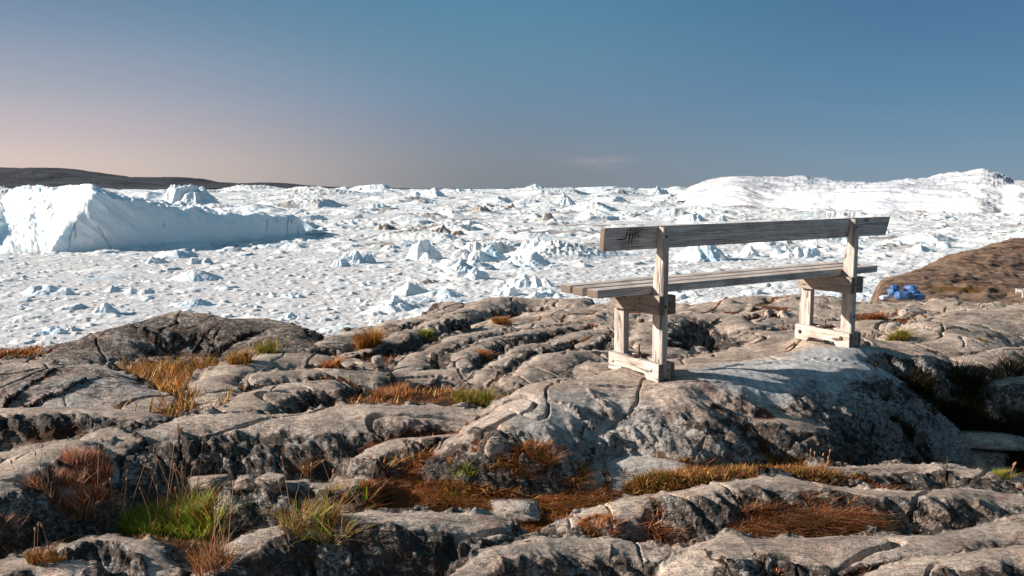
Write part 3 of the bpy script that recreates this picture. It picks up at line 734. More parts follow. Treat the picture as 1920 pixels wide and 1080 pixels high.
st(505, 940, 80, 30, 'blocky pinkish rock at the foot of the long ridge', 36, .7, mat=M_STONE2)
st(460, 925, 60, 20, 'low grey stone between the two pinkish rocks', 39, .7, mat=M_STONE2)
st(120, 940, 50, 30, 'pinkish stone half hidden in the reddish grass tuft', 42, .7, mat=M_STONE2)
st(1870, 850, 210, 24, 'long pale slab lying in the dark pit', 48, .45, sink=.3, cat='boulder')

# ------------------------------------------------------------------ blue sacks by the hillside, and a plank walkway end
def sack(px, py, wpx, hpx, Y, seed, label, mat, rot):
    p = at(px, py, Y); w = wpx / F * Y; h = hpx / F * Y
    r = random.Random(seed); bm = bmesh.new()
    bmesh.ops.create_icosphere(bm, subdivisions=4, radius=1)
    from mathutils import noise as mn
    for v in bm.verts:
        c = v.co.copy(); s = Vector([math.copysign(abs(x) ** 0.72, x) for x in c])
        fold = mn.fractal(c * 1.4 + Vector((seed * 3.1, 0, 0)), .9, 2, 3) * .10 + abs(mn.noise(c * 2.6 + Vector((0, seed, 0)))) * -.10
        s *= 1 + fold
        v.co = Vector((s.x * w * .5, s.y * w * .42, s.z * h * .5))
    o = link('sack', bm, mat, None, True)
    # gathered neck tied with cord
    b2 = bmesh.new(); bmesh.ops.create_cone(b2, cap_ends=True, segments=12, radius1=w * .05, radius2=w * .13, depth=w * .16, matrix=Matrix.Translation((w * .46, 0, h * .22)) @ Matrix.Rotation(1.1, 4, 'Y'))
    link('sack_neck', b2, mat, o, True)
    o.location = (p[0], p[1], p[2] + h * .5); o.rotation_euler = (r.uniform(-.15, .15), r.uniform(-.15, .15), rot)
    tag(o, label, 'sack', 'blue sacks piled at the foot of the hillside')
SY = 15.5
sack(1675, 554, 22, 15, SY + .1, 1, 'leftmost blue sack of the pile, leaning on the rock', M_SACK, .3)
sack(1677, 544, 20, 10, SY + .35, 2, 'light blue sack on top of the left side of the pile', M_SACK, 1.2)
sack(1692, 563, 31, 18, SY - .1, 3, 'largest blue sack at the front middle of the pile', M_SACK, -.2)
sack(1706, 549, 24, 15, SY + .35, 4, 'blue sack at the very top of the pile', M_SACK, -.7)
sack(1713, 557, 24, 14, SY + .15, 5, 'dark folded blue sack under the top sack', M_SACK, .5)
sack(1723, 564, 20, 13, SY - .05, 6, 'rightmost blue sack of the pile', M_SACK, .1)
sack(1658, 562, 17, 9, SY, 7, 'small faded whitish sack left of the pile', M_SACKP, .1)
bw_ = bpy.data.objects.new('boardwalk', None); COL.objects.link(bw_); _px, _py = project(HQ); _m = np.where(np.hypot(_px - 1912, _py - 548) < 6, HQ[..., 1], 999); c = HQ.reshape(-1, 3)[_m.argmin()]; bw_.location = (c[0], c[1], c[2] + .05); bw_.rotation_euler = (0, 0, radians(-14))
tag(bw_, 'grey plank walkway end on the hillside at the right edge', 'boardwalk')
for k in range(7):
    bm = bmesh.new(); add_box(bm, (.17 * k, -.3, 0), (.17 * k + .15, .3, .06), .006); link('plank', bm, WV, bw_)
for s_ in (-.25, .25):
    bm = bmesh.new(); add_box(bm, (0, s_ - .04, -.12), (1.19, s_ + .04, -.001), .006); link('bearer', bm, WU, bw_)

# ------------------------------------------------------------------ grass
PAL = dict(
    green=[(122, 160, 34), (160, 190, 48), (188, 204, 72), (92, 124, 28), (204, 196, 84)],
    bright=[(226, 160, 78), (206, 136, 58), (232, 180, 104)],
    gold=[(172, 118, 52), (198, 142, 66), (150, 96, 40), (184, 150, 82), (128, 106, 36)],
    rust=[(182, 98, 54), (206, 124, 72), (150, 78, 42), (200, 146, 96), (118, 68, 38)],
    straw=[(196, 150, 112), (176, 120, 84), (150, 96, 62), (206, 170, 134), (120, 76, 50)],
    olive=[(96, 92, 34), (122, 108, 40), (78, 78, 28), (140, 116, 52), (150, 96, 44)],
    pink=[(196, 142, 118), (214, 166, 142), (164, 104, 80), (226, 184, 158), (132, 80, 58)],
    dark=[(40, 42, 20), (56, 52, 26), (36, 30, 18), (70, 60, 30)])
def blades(name, roots, hrange, pal, width=.0035, lean=.5, seed=0, curl=.6, n_seg=4, heads=0.0, dirbias=(0, 0)):
    r = np.random.RandomState(seed); n_ = len(roots)
    hgt = hrange[0] + (hrange[1] - hrange[0]) * r.rand(n_) ** 1.4
    az_ = r.rand(n_) * 2 * pi; dx = np.cos(az_) + dirbias[0]; dy = np.sin(az_) + dirbias[1]
    ln = lean * (0.25 + r.rand(n_)); cu = curl * r.rand(n_)
    side = np.stack([-np.sin(az_ + r.randn(n_) * .6), np.cos(az_ + r.randn(n_) * .6), np.zeros(n_)], -1)
    V = []; 
    for k in range(n_seg + 1):
        t = k / n_seg
        off = hgt * (ln * t + cu * t * t)
        up = hgt * (t - 0.35 * cu * t * t - .15 * ln * t)
        c = roots + np.stack([dx * off, dy * off, up - .004], -1)
        w = width * (0.6 + .8 * ((np.arange(n_) * 7919) % 13) / 13) * (1 - t ** 1.5 * .93)
        V.append(c - side * w[:, None] / 2); V.append(c + side * w[:, None] / 2)
    V = np.stack(V, 1)                                     # n, 2(seg+1), 3
    m_ = 2 * (n_seg + 1)
    base = (np.arange(n_) * m_)[:, None]
    q = np.concatenate([np.stack([base[:, 0] + 2 * k, base[:, 0] + 2 * k + 1, base[:, 0] + 2 * k + 3, base[:, 0] + 2 * k + 2], -1) for k in range(n_seg)])
    me = bpy.data.meshes.new(name); raw_mesh(me, V.reshape(-1, 3), q, 4)
    pa = np.array([lin(*c)[:3] for c in PAL[pal]]) if isinstance(pal, str) else np.array([lin(*c)[:3] for p_ in pal for c in PAL[p_]])
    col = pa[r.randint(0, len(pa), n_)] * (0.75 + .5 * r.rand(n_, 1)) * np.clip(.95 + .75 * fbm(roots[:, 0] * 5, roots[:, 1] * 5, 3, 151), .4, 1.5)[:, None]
    colv = np.repeat(np.concatenate([col, np.ones((n_, 1))], 1)[:, None, :], m_, 1)
    ca = me.color_attributes.new('tint', 'FLOAT_COLOR', 'POINT'); ca.data.foreach_set('color', colv.reshape(-1).astype(np.float32))
    me.materials.append(M_GRASS); me.polygons.foreach_set('use_smooth', np.ones(len(q), bool))
    o = bpy.data.objects.new(name, me); COL.objects.link(o); return o, V
AREA = (np.abs(np.gradient(GX, axis=1)) * np.abs(np.gradient(GY, axis=0)))
def roots_in(poly, n_, seed, soilmin=.35, ymin=0, ymax=99):
    mk = inpoly(TPX, TPY, poly) & (SOIL > soilmin) & (GY > ymin) & (GY < ymax)
    idx = np.flatnonzero(mk)
    if len(idx) < 20:
        mk = inpoly(TPX, TPY, poly) & (GY > ymin) & (GY < ymax); idx = np.flatnonzero(mk)
    if len(idx) == 0: print('EMPTY', poly[0]); return np.zeros((1, 3))
    w = AREA.reshape(-1)[idx]; r = np.random.RandomState(seed)
    pick = r.choice(idx, n_, p=w / w.sum())
    R_ = P.reshape(-1, 3)[pick].copy(); R_[:, :2] += r.randn(n_, 2) * .006
    return R_
def patch(poly, n_, hr, pal, seed, label, **kw):
    y0 = kw.pop('ymin', 0); y1 = kw.pop('ymax', 99); sm = kw.pop('soilmin', .35)
    hr = (hr[0] * 1.4, hr[1] * 1.5); kw['width'] = kw.get('width', .0035) * 1.25
    R_ = roots_in(poly, n_, seed, sm, y0, y1)
    o, _ = blades('grass', R_, hr, pal, seed=seed, **kw)
    return tag(o, label, 'grass', None, 'stuff')
patch([(215, 695), (400, 675), (450, 740), (430, 800), (215, 810)], 32000, (.09, .18), ['gold', 'bright', 'bright', 'rust', 'olive'], 1, 'golden dry grass in the hollow beside the hollowed boulder', width=.006, lean=.4)
patch([(240, 770), (480, 740), (500, 790), (200, 820)], 2500, (.02, .06), ['olive', 'green', 'gold'], 2, 'low olive green plants along the foot of the hollowed boulder', width=.007, lean=.8)
patch([(640, 712), (960, 702), (960, 780), (600, 785)], 20000, (.045, .10), ['rust', 'gold', 'bright', 'olive', 'olive', 'bright'], 3, 'orange and olive grass strip behind the long ridge', width=.005, lean=.6)
patch([(700, 870), (900, 830), (1060, 850), (1160, 930), (1180, 1010), (900, 1000), (690, 975)], 24000, (.016, .045), ['rust', 'straw', 'rust', 'bright', 'gold'], 4, soilmin=.6, label='matted rust coloured dead grass in the gully below the mound', width=.0032, lean=1.2, curl=1.2)
patch([(1300, 925), (1660, 930), (1690, 1010), (1300, 1020)], 9000, (.02, .055), ['rust', 'straw', 'straw', 'pink', 'rust', 'gold'], 5, 'red brown dead grass between the two right ridges', width=.0032, lean=1.1, curl=1.0, dirbias=(.4, 0))
patch([(1150, 950), (1310, 960), (1300, 1060), (1200, 1060)], 5000, (.015, .05), ['rust', 'straw'], 6, 'thin matted dead grass left of the front right rock', width=.003, lean=1.3, curl=1.2)
patch([(1200, 860), (1620, 850), (1620, 900), (1200, 905)], 3600, (.012, .032), ['gold', 'rust', 'olive', 'bright'], 7, 'orange grass strip at the base of the bench mound', width=.0035, lean=.9)
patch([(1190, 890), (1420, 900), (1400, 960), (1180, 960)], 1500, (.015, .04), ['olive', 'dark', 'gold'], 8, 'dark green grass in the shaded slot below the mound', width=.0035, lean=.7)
patch([(600, 655), (780, 650), (900, 690), (880, 715), (610, 705)], 5200, (.03, .10), ['rust', 'rust', 'olive'], 9, 'rust red grass between the middle ridges', width=.006, lean=.7)
patch([(1240, 610), (1480, 600), (1480, 665), (1240, 665)], 3200, (.03, .09), ['rust', 'rust', 'gold'], 10, 'rust red grass pockets seen under the bench seat', width=.007, lean=.8)
patch([(1600, 590), (1740, 600), (1800, 690), (1600, 680)], 4200, (.03, .10), ['rust', 'rust', 'olive'], 11, 'reddish plants in the hollow right of the bench', width=.007, lean=.8)
patch([(900, 590), (1190, 590), (1190, 690), (900, 700)], 3200, (.03, .08), ['rust', 'gold'], 12, 'rusty grass in the cracks of the ridges left of the bench', width=.007, lean=.8, soilmin=.5)
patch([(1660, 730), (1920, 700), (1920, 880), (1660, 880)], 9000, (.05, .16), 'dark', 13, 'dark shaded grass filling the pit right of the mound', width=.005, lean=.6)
patch([(1780, 960), (1930, 950), (1930, 1000), (1700, 1000)], 900, (.02, .05), ['olive', 'rust'], 14, 'short olive grass behind the right front rocks', width=.0035, lean=.8)
patch([(560, 870), (720, 870), (720, 985), (540, 985)], 2600, (.03, .07), ['rust', 'straw', 'olive'], 15, 'thin brown grass along the foot of the long ridge', width=.003, lean=1.0)
patch([(-100, 640), (80, 640), (80, 668), (-100, 680)], 2500, (.04, .10), ['rust', 'gold'], 16, 'orange brown grass at the far left edge of the rock', width=.01, lean=.8, soilmin=-1, ymin=6)

patch([(-200, 640), (500, 600), (960, 570), (2100, 570), (2100, 720), (1200, 900), (-200, 900)], 60000, (.02, .055), ['rust', 'rust', 'gold', 'olive', 'bright'], 17, 'russet moss and short grass lining the cracks of the bedrock', width=.005, lean=.8, soilmin=.3)
patch([(-200, 880), (2100, 860), (2100, 1150), (-200, 1150)], 22000, (.012, .035), ['rust', 'straw', 'olive', 'gold'], 18, 'short dead grass in the cracks of the nearest ridges', width=.003, lean=.9, soilmin=.3)
def tuft(px, py, rad_px, n_, hr, pal, seed, label, heads=0, **kw):
    c = hit(px, py); rad = rad_px / F * c[1]; r = np.random.RandomState(seed)
    a = r.rand(n_) * 2 * pi; q = rad * np.sqrt(r.rand(n_))
    x = c[0] + q * np.cos(a); y = c[1] + q * np.sin(a) * .7
    z = np.array([ground_z(xx, yy) for xx, yy in zip(x, y)])
    z = np.minimum(z, c[2] + .03)
    root = bpy.data.objects.new('grass_tuft', None); COL.objects.link(root); root.location = c
    o, V = blades('leaf_blades', np.stack([x, y, z], -1) - c, hr, pal, seed=seed, **kw)
    o.parent = root
    if heads:
        rr = random.Random(seed)
        for k in range(heads):
            b = Vector((rr.uniform(-rad, rad), rr.uniform(-rad, rad) * .6, 0)); h_ = hr[1] * rr.uniform(1.0, 1.7)
            t_ = b + Vector((rr.uniform(-.35, .35) * h_, rr.uniform(-.3, .3) * h_, h_))
            mid = (b + t_) / 2 + Vector((0, 0, h_ * .06))
            bm = bmesh.new(); add_cyl(bm, b, mid, .0013, 5); add_cyl(bm, mid, t_, .0011, 5)
            bmesh.ops.create_icosphere(bm, subdivisions=1, radius=.0045, matrix=Matrix.Translation(t_) @ (t_ - mid).to_track_quat('Z', 'Y').to_matrix().to_4x4() @ Matrix.Scale(2.4, 4, (0, 0, 1)))
            link('seed_stalk', bm, M_SEED, root)
    tag(root, label, 'grass tuft', 'separate grass tufts on the rock')
    return root
m, n = new_mat('seed_head'); n.bsdf(lin(172, 124, 92), .8); M_SEED = m
tuft(325, 1000, 95, 2600, (.08, .21), ['green', 'green', 'green', 'gold'], 101, 'large bright green grass tuft standing in the dark pool', 14, width=.005, lean=.55, curl=.5)
tuft(350, 985, 60, 380, (.12, .26), ['straw', 'olive', 'green', 'rust'], 102, 'tall reddish stalks rising out of the middle of the green tuft', 8, width=.003, lean=.35)
tuft(120, 925, 70, 1300, (.07, .16), ['pink', 'rust', 'straw'], 103, 'pinkish brown feathery grass tuft at the left edge of the long ridge', 5, width=.003, lean=.45, dirbias=(-.2, 0))
tuft(165, 880, 45, 800, (.06, .15), ['pink', 'rust'], 104, 'smaller reddish tuft climbing behind the feathery one', 0, width=.003, lean=.4)
tuft(195, 955, 40, 320, (.05, .13), ['rust', 'straw', 'olive'], 105, 'thin rust coloured tuft right of the feathery grass', 3, width=.0035, lean=.7)
tuft(5, 1010, 40, 350, (.06, .15), ['pink', 'straw'], 106, 'pale spiky tuft at the left edge beside the pool', 0, width=.003, lean=.6)
tuft(85, 1048, 36, 480, (.03, .08), ['gold', 'olive', 'rust'], 107, 'short golden tuft on the bottom left rock', 3, width=.003, lean=.5)
tuft(590, 985, 70, 650, (.06, .17), ['straw', 'rust', 'green', 'olive'], 108, 'tangled pink and green stalks above the front ridge', 5, width=.0035, lean=.9, curl=.9)
tuft(650, 945, 45, 420, (.05, .15), ['rust', 'straw', 'green'], 109, 'rusty grass tuft at the foot of the long ridge', 4, width=.0035, lean=.7)
tuft(700, 925, 26, 700, (.03, .07), ['rust', 'rust'], 110, 'dense dark orange tuft against the long ridge', 0, width=.0035, lean=.6)
tuft(860, 895, 30, 450, (.03, .08), ['olive', 'green', 'dark'], 111, 'dark green tuft in the gully left of the pale slab', 0, width=.0035, lean=.7)
tuft(838, 935, 55, 900, (.02, .06), ['olive', 'gold', 'olive'], 112, 'low olive cushion of grass above the front ridge', 0, width=.0035, lean=.9)
tuft(690, 648, 22, 900, (.10, .24), ['gold', 'gold', 'rust'], 113, 'tall bright orange grass tuft behind the small pool', 0, width=.007, lean=.5)
tuft(800, 636, 12, 500, (.05, .13), ['olive', 'green'], 114, 'dark green bushy tuft on the middle ridge', 0, width=.008, lean=.6)
tuft(1682, 636, 18, 650, (.05, .13), ['olive', 'green', 'gold'], 115, 'olive green bush in the hollow right of the bench', 0, width=.007, lean=.8)
tuft(1012, 850, 34, 700, (.03, .08), ['rust', 'bright', 'gold'], 126, 'rusty orange tuft in the cleft between the long ridge and the mound', 0, width=.0035, lean=.8)
tuft(745, 930, 40, 900, (.03, .09), ['rust', 'bright', 'straw'], 127, 'orange dead grass clump at the left end of the gully', 0, width=.0035, lean=.9)
tuft(1120, 985, 40, 800, (.02, .07), ['rust', 'straw', 'bright'], 128, 'orange dead grass clump at the right end of the gully', 0, width=.0035, lean=.9)
tuft(735, 742, 40, 700, (.05, .12), ['rust', 'bright', 'straw'], 129, 'reddish orange clump at the left end of the grass strip behind the long ridge', 0, width=.004, lean=.8)
tuft(625, 690, 20, 500, (.05, .11), ['rust', 'bright'], 130, 'rust red tuft beside the small pool', 0, width=.006, lean=.8)
tuft(940, 606, 18, 500, (.05, .11), ['rust', 'gold'], 131, 'rusty tuft just below the far silhouette ridge', 0, width=.008, lean=.8)
tuft(912, 672, 18, 450, (.04, .10), ['rust', 'bright'], 132, 'bright rust tuft at the foot of the sloping middle ridge', 0, width=.006, lean=.8)
tuft(1640, 600, 18, 600, (.06, .13), ['rust', 'rust', 'straw'], 133, 'red brown tuft just right of the right bench post', 0, width=.008, lean=.8)
tuft(895, 752, 50, 900, (.05, .13), ['olive', 'olive', 'green', 'gold'], 116, 'olive green grass clump left of the bench mound', 0, width=.004, lean=.8)
tuft(500, 662, 20, 220, (.10, .22), ['olive', 'green', 'gold'], 117, 'green spiky tuft on the ridge under the whaleback rock', 0, width=.006, lean=.45)
tuft(450, 682, 22, 420, (.07, .17), ['gold', 'gold'], 118, 'golden tuft at the left end of the sloping ridge', 0, width=.006, lean=.5)
tuft(400, 1065, 36, 240, (.08, .20), ['straw', 'rust', 'olive'], 119, 'sparse pale stalks at the bottom edge beside the front ridge', 5, width=.003, lean=.5)
tuft(452, 915, 13, 120, (.02, .045), ['rust', 'straw'], 120, 'tiny starry rust tuft on the pinkish rock', 0, width=.0025, lean=1.2)
tuft(985, 870, 30, 420, (.02, .06), ['olive', 'gold', 'rust'], 121, 'small olive tuft above the pale slab', 0, width=.003, lean=.7)
tuft(1535, 885, 26, 380, (.02, .07), ['gold', 'straw', 'rust'], 122, 'golden tuft at the base of the shaded rock face', 5, width=.0035, lean=1.0)
tuft(1845, 640, 14, 160, (.02, .05), ['gold', 'olive'], 123, 'tiny yellow tuft on the right slab', 0, width=.004, lean=.8)
tuft(1878, 893, 18, 200, (.02, .06), ['green', 'gold'], 124, 'small yellow green tuft at the edge of the pit', 2, width=.003, lean=.8)
tuft(1835, 695, 16, 500, (.02, .06), ['rust', 'rust'], 125, 'orange moss cushion on the rock above the pit', 0, width=.004, lean=.9)

# ------------------------------------------------------------------ sea and pack ice
def hashc(ix, iy, k):
    v = np.sin(ix * 127.1 + iy * 311.7 + k * 74.7) * 43758.5453
    return v - np.floor(v)
def blocks(x, y, cell, seed, prob, hgt, tilt=0.8):
    """field of tilted angular ice blocks"""
    gx = x / cell; gy = y / cell; ix = np.floor(gx); iy = np.floor(gy); out = np.zeros(x.shape)
    for a in (-1, 0, 1):
        for b in (-1, 0, 1):
            cx = ix + a; cy = iy + b
            r = [hashc(cx, cy, seed + k) for k in range(7)]
            dx = gx - (cx + .15 + .7 * r[0]); dy = gy - (cy + .15 + .7 * r[1])
            c, s = np.cos(r[2] * 6.28), np.sin(r[2] * 6.28)
            u = dx * c + dy * s; v = -dx * s + dy * c
            rad = .22 + .50 * r[3] ** 2
            ru = rad; rv = rad * (.55 + .45 * r[4])
            d = np.maximum(np.abs(u) / ru, np.abs(v) / rv); d = np.maximum(d, (np.abs(u) / ru + np.abs(v) / rv) * .72)
            hh = hgt * (.35 + .9 * r[5] ** 1.5) * rad / .5
            top = hh * (1 + tilt * (u / ru * (r[6] - .5) * 2 + v / rv * (r[0] - .5)))
            side = (1 - d) * hh * 4.0
            z = np.minimum(top, side); z = np.where(r[4] * 7.3 % 1 < prob, z, 0)
            out = np.maximum(out, z)
    return out
def facets(x, y, cell, seed, prob, hgt, cap=.62):
    """field of faceted hummocks: pyramids cut flat at different heights"""
    gx = x / cell; gy = y / cell; ix = np.floor(gx); iy = np.floor(gy); out = np.zeros(x.shape)
    for a in (-1, 0, 1):
        for b in (-1, 0, 1):
            cx = ix + a; cy = iy + b
            r = [hashc(cx, cy, seed + k) for k in range(7)]
            dx = gx - (cx + .15 + .7 * r[0]); dy = gy - (cy + .15 + .7 * r[1]); d = np.zeros(x.shape)
            for k in range(5):
                an = r[2] * 6.28 + k * 1.2566 + .9 * hashc(cx, cy, seed + 9 + k); rd = (.22 + .42 * r[3] ** 1.5) * (.5 + hashc(cx, cy, seed + 19 + k))
                d = np.maximum(d, (dx * np.cos(an) + dy * np.sin(an)) / rd)
            hh = hgt * (.3 + 1.1 * r[5] ** 2) * (.4 + r[3])
            z = hh * np.minimum(1 - d, cap * (.5 + r[6]) + .25 * (dx * (r[4] - .5) + dy * (r[0] - .5)))
            out = np.maximum(out, np.where(r[4] * 7.3 % 1 < prob, z, 0))
    return out
def rough_map(X, Y):
    px = 960 + F * X / Y; py = 352 + F * CAMZ / Y
    calm = sstep(px, 900, 480) * sstep(py, 455, 500)
    calm2 = sstep(np.hypot((px - 1700) / 330, (py - 470) / 50), 1.2, .7) * .15 + sstep(np.hypot((px - 1200) / 120, (py - 510) / 30), 1.2, .7) * .5
    g = .72 + 1.0 * fbm(X / 130, Y / 200, 3, 201)
    return np.clip(g, .3, 1.25) * (1 - .84 * calm) * (1 - calm2) + .06
def sea_height(X, Y):
    rg = rough_map(X, Y)
    wx = X + 1.2 * fbm(X / 6, Y / 6, 3, 205); wy = Y + 1.2 * fbm(X / 6 + 5, Y / 6, 3, 207)
    z = blocks(wx, wy, 2.6, 1, np.clip(.45 + .5 * rg, 0, .95), .42)
    z = np.maximum(z, np.clip(rg - .1, 0, 1) * .8 * np.maximum(0, fbm(wx / 3.2, wy / 4.5, 4, 237, .65, True) - .05))
    z = np.maximum(z, blocks(wx, wy, 6.5, 11, np.clip(.14 + .8 * rg, 0, .95), 1.35 * np.clip(rg, .4, 1.1)))
    z = np.maximum(z, facets(wx, wy, 13, 21, np.clip(-.02 + .8 * rg, 0, .9), 3.4 * np.clip(rg, .4, 1.1)))
    z = np.maximum(z, np.clip(rg, 0, 1) * (.9 * np.maximum(0, fbm(wx / 7, wy / 7, 4, 231, .6) + .05)))
    z = np.maximum(z, facets(wx, wy, 36, 31, np.clip(-.1 + .75 * rg, 0, .8) * sstep(Y, 300, 480), 6.0))
    z = np.maximum(z, facets(wx, wy, 90, 41, .5 * sstep(Y, 700, 1300), 11.0))
    z = np.maximum(z, facets(wx, wy, 240, 51, .5 * sstep(Y, 1700, 2800), 24.0))
    z = np.maximum(z, facets(X, Y, 600, 61, .5 * sstep(Y, 4000, 7000), 42.0))
    flat = 1 - sstep(z, .12, .55)
    far = sstep(Y, 900, 3000)
    z = z * (1 + .45 * fbm(X / 1.9, Y / 1.9, 3, 211, .6)) + (.07 + .16 * rg) * fbm(X / 1.3, Y / 2.0, 3, 215, .6)
    return z, flat * (1 - .7 * far), rg
C2, R2 = 1150, 1250
px2 = np.linspace(-500, 2420, C2); r2 = np.concatenate([np.exp(np.linspace(math.log(125), math.log(1500), 950)), np.exp(np.linspace(math.log(1506), math.log(9000), 300))])
SX = r2[:, None] * ((px2 - 960) / F)[None, :]; SYY = np.repeat(r2[:, None], C2, 1)
SZ, FLAT, RG = sea_height(SX, SYY)
DIRT = sstep(fbm(SX / 45, SYY / 60, 4, 221, .6), .02, .38) * sstep(SYY, 330, 480) + .0
pack = mesh_grid('pack_ice', np.stack([SX, SYY, SZ], -1), M_PACK, dict(flat=FLAT, dirt=DIRT, crack=FLAT * 0), smooth=False)
tag(pack, 'white brash ice and broken floes covering the sea to the horizon', 'pack ice', None, 'stuff')
bm = bmesh.new()
vs = [bm.verts.new(v) for v in ((-90000, 40, -.35), (90000, 40, -.35), (90000, 110000, -.35), (-90000, 110000, -.35))]; bm.faces.new(vs)
tag(link('sea', bm, M_SEA), 'sea water under the ice', None, None, 'structure')

# ---- bergs: lofted from their waterline, shoulder and crest
def catmull(A, n_):
    A = np.asarray(A, float); m_ = len(A); t = np.linspace(0, m_ - 1, n_); i = np.clip(t.astype(int), 0, m_ - 2); f = (t - i)[:, None]
    p0 = A[np.clip(i - 1, 0, m_ - 1)]; p1 = A[i]; p2 = A[i + 1]; p3 = A[np.clip(i + 2, 0, m_ - 1)]
    return .5 * ((2 * p1) + (-p0 + p2) * f + (2 * p0 - 5 * p1 + 4 * p2 - p3) * f ** 2 + (-p0 + 3 * p1 - 3 * p2 + p3) * f ** 3)
def big_berg(name, stations, cols, rough, label, cracks=(), backd=70, prof=3.0, seed=0, cat='iceberg', mat=None, fs=1.0):
    """stations: (base px, base py, shoulder px, shoulder py, shoulder setback, crest px, crest py, crest setback, roughness, steepness)"""
    F0 = []; SH = []; CP = []; RR = []
    for (bx, by, sx, sy, ss, cx, cy, cs, ro, stp) in stations:
        f = sea_at(bx, by); F0.append(f); SH.append(at(sx, sy, f[1] + ss)); CP.append(at(cx, cy, f[1] + cs)); RR.append((ro, stp, 0))
    F0, SH, CP, RR = [catmull(a, cols) for a in (F0, SH, CP, RR)]
    rowsP = []; ro = RR[:, 0]; stp = RR[:, 1][:, None]
    nf = 70
    for k in range(nf):
        v = k / (nf - 1); hf = v ** stp
        p = F0 + (SH - F0) * np.concatenate([hf, hf, np.full_like(hf, v)], 1); p[:, 2] -= (1 - v) ** 8 * .8
        rowsP.append(p)
    for k in range(1, 31):
        v = k / 30; p = SH + (CP - SH) * v; p[:, 2] = SH[:, 2] + (CP[:, 2] - SH[:, 2]) * (v * (1 - .0) + .25 * v * (1 - v)); rowsP.append(p)
    for k in range(1, 25):
        v = k / 24; p = CP.copy(); p[:, 1] += backd * v; p[:, 2] = CP[:, 2] * (1 - v ** 3) - 2 * v ** 3 - 3 * v * (1 - v); rowsP.append(p)
    Q = np.stack(rowsP, 0)
    Q[..., 2] += (1.5 * fs ** .5 * ro[None, :] * 2) * fbm(Q[..., 0] / 7 / fs + Q[..., 1] / 16 / fs, Q[..., 1] / 9 / fs, 4, seed + 330, .55) * np.clip(Q[..., 2] / 15, 0, 1)
    Nn = normals(Q); s_ = Q[..., 0] + Q[..., 1] * .6; z_ = Q[..., 2]
    flute = fbm(s_ / 8 / fs, z_ / 34, 4, seed + 300, .5); lump = fbm(s_ / 18 / fs, z_ / 20 + Q[..., 1] / 40 / fs, 4, seed + 310, .5); rid = fbm((s_ + z_ * 1.2) / 13 / fs, z_ / 26 + Q[..., 1] / 60 / fs, 4, seed + 320, .5, True)
    a = ro[None, :] * rough
    Q = Q + Nn * ((.4 + a) * (flute * .7 + lump * 1.4) + a * (rid - .3) * 1.2 * sstep(z_, -1, 4))[..., None]
    px, py = project(Q); cr = np.zeros(px.shape); px = px + 3.0 * fbm(Q[..., 2] / 5, Q[..., 0] / 9, 3, 340, .6)
    for pl in cracks:
        for (x0, y0), (x1, y1) in zip(pl[:-1], pl[1:]):
            d = np.array([x1 - x0, y1 - y0]); t = np.clip(((px - x0) * d[0] + (py - y0) * d[1]) / (d @ d), 0, 1)
            r = np.hypot(px - x0 - t * d[0], py - y0 - t * d[1]); cr = np.maximum(cr, .8 * np.exp(-(r / (.55 + .9 * np.clip(fbm(Q[..., 2] / 3, Q[..., 0] / 4, 2, 341) + .4, 0, 1))) ** 2))
    o = mesh_grid(name, Q, mat or M_BERG, dict(crack=cr, dirt=cr * 0), smooth=True)
    return tag(o, label, cat)
big_berg('iceberg', [
(-48, 474, -45, 462, 8, -44, 458, 14, .8, 1), (-25, 477, -22, 425, 22, -20, 418, 36, .7, 1), (2, 478, 4, 378, 90, 6, 368, 110, .7, 1), (18, 478, 20, 361, 92, 22, 355, 112, .7, 1), (42, 478, 46, 355, 80, 48, 351, 100, .8, .9),
    (68, 477, 88, 357, 66, 96, 353, 82, .8, .9), (88, 476, 128, 352, 48, 133, 347, 62, .7, .95), (108, 475, 166, 354, 26, 168, 349, 38, .6, 1.5),
    (170, 472, 188, 362, 12, 185, 357, 26, .9, 2.0), (240, 468, 240, 376, 9, 235, 368, 30, .9, 2.3), (310, 464, 300, 386, 9, 300, 378, 34, .85, 2.2),
    (380, 459, 375, 398, 9, 380, 390, 34, .8, 2.2), (450, 454, 446, 402, 8, 450, 397, 30, .7, 2.2), (515, 449, 510, 405, 7, 515, 400, 24, .4, 2.2),
    (548, 446, 543, 410, 6, 545, 405, 18, .4, 2), (566, 442, 561, 422, 5, 562, 418, 12, .5, 1.5), (578, 437, 577, 436, 3, 577, 435, 6, .3, 1)],
    620, 1.3, 'big blue-white iceberg with a rugged left end, afloat at the left', backd=45,
    cracks=[[(144, 415), (132, 440), (128, 470)], [(140, 420), (141, 445)], [(184, 424), (195, 445), (206, 460), (208, 470)], [(70, 455), (74, 476)],
            [(310, 412), (306, 425)], [(540, 410), (539, 450)], [(519, 410), (520, 418)], [(545, 412), (548, 418)], [(558, 425), (561, 445)], [(502, 412), (500, 432)]])
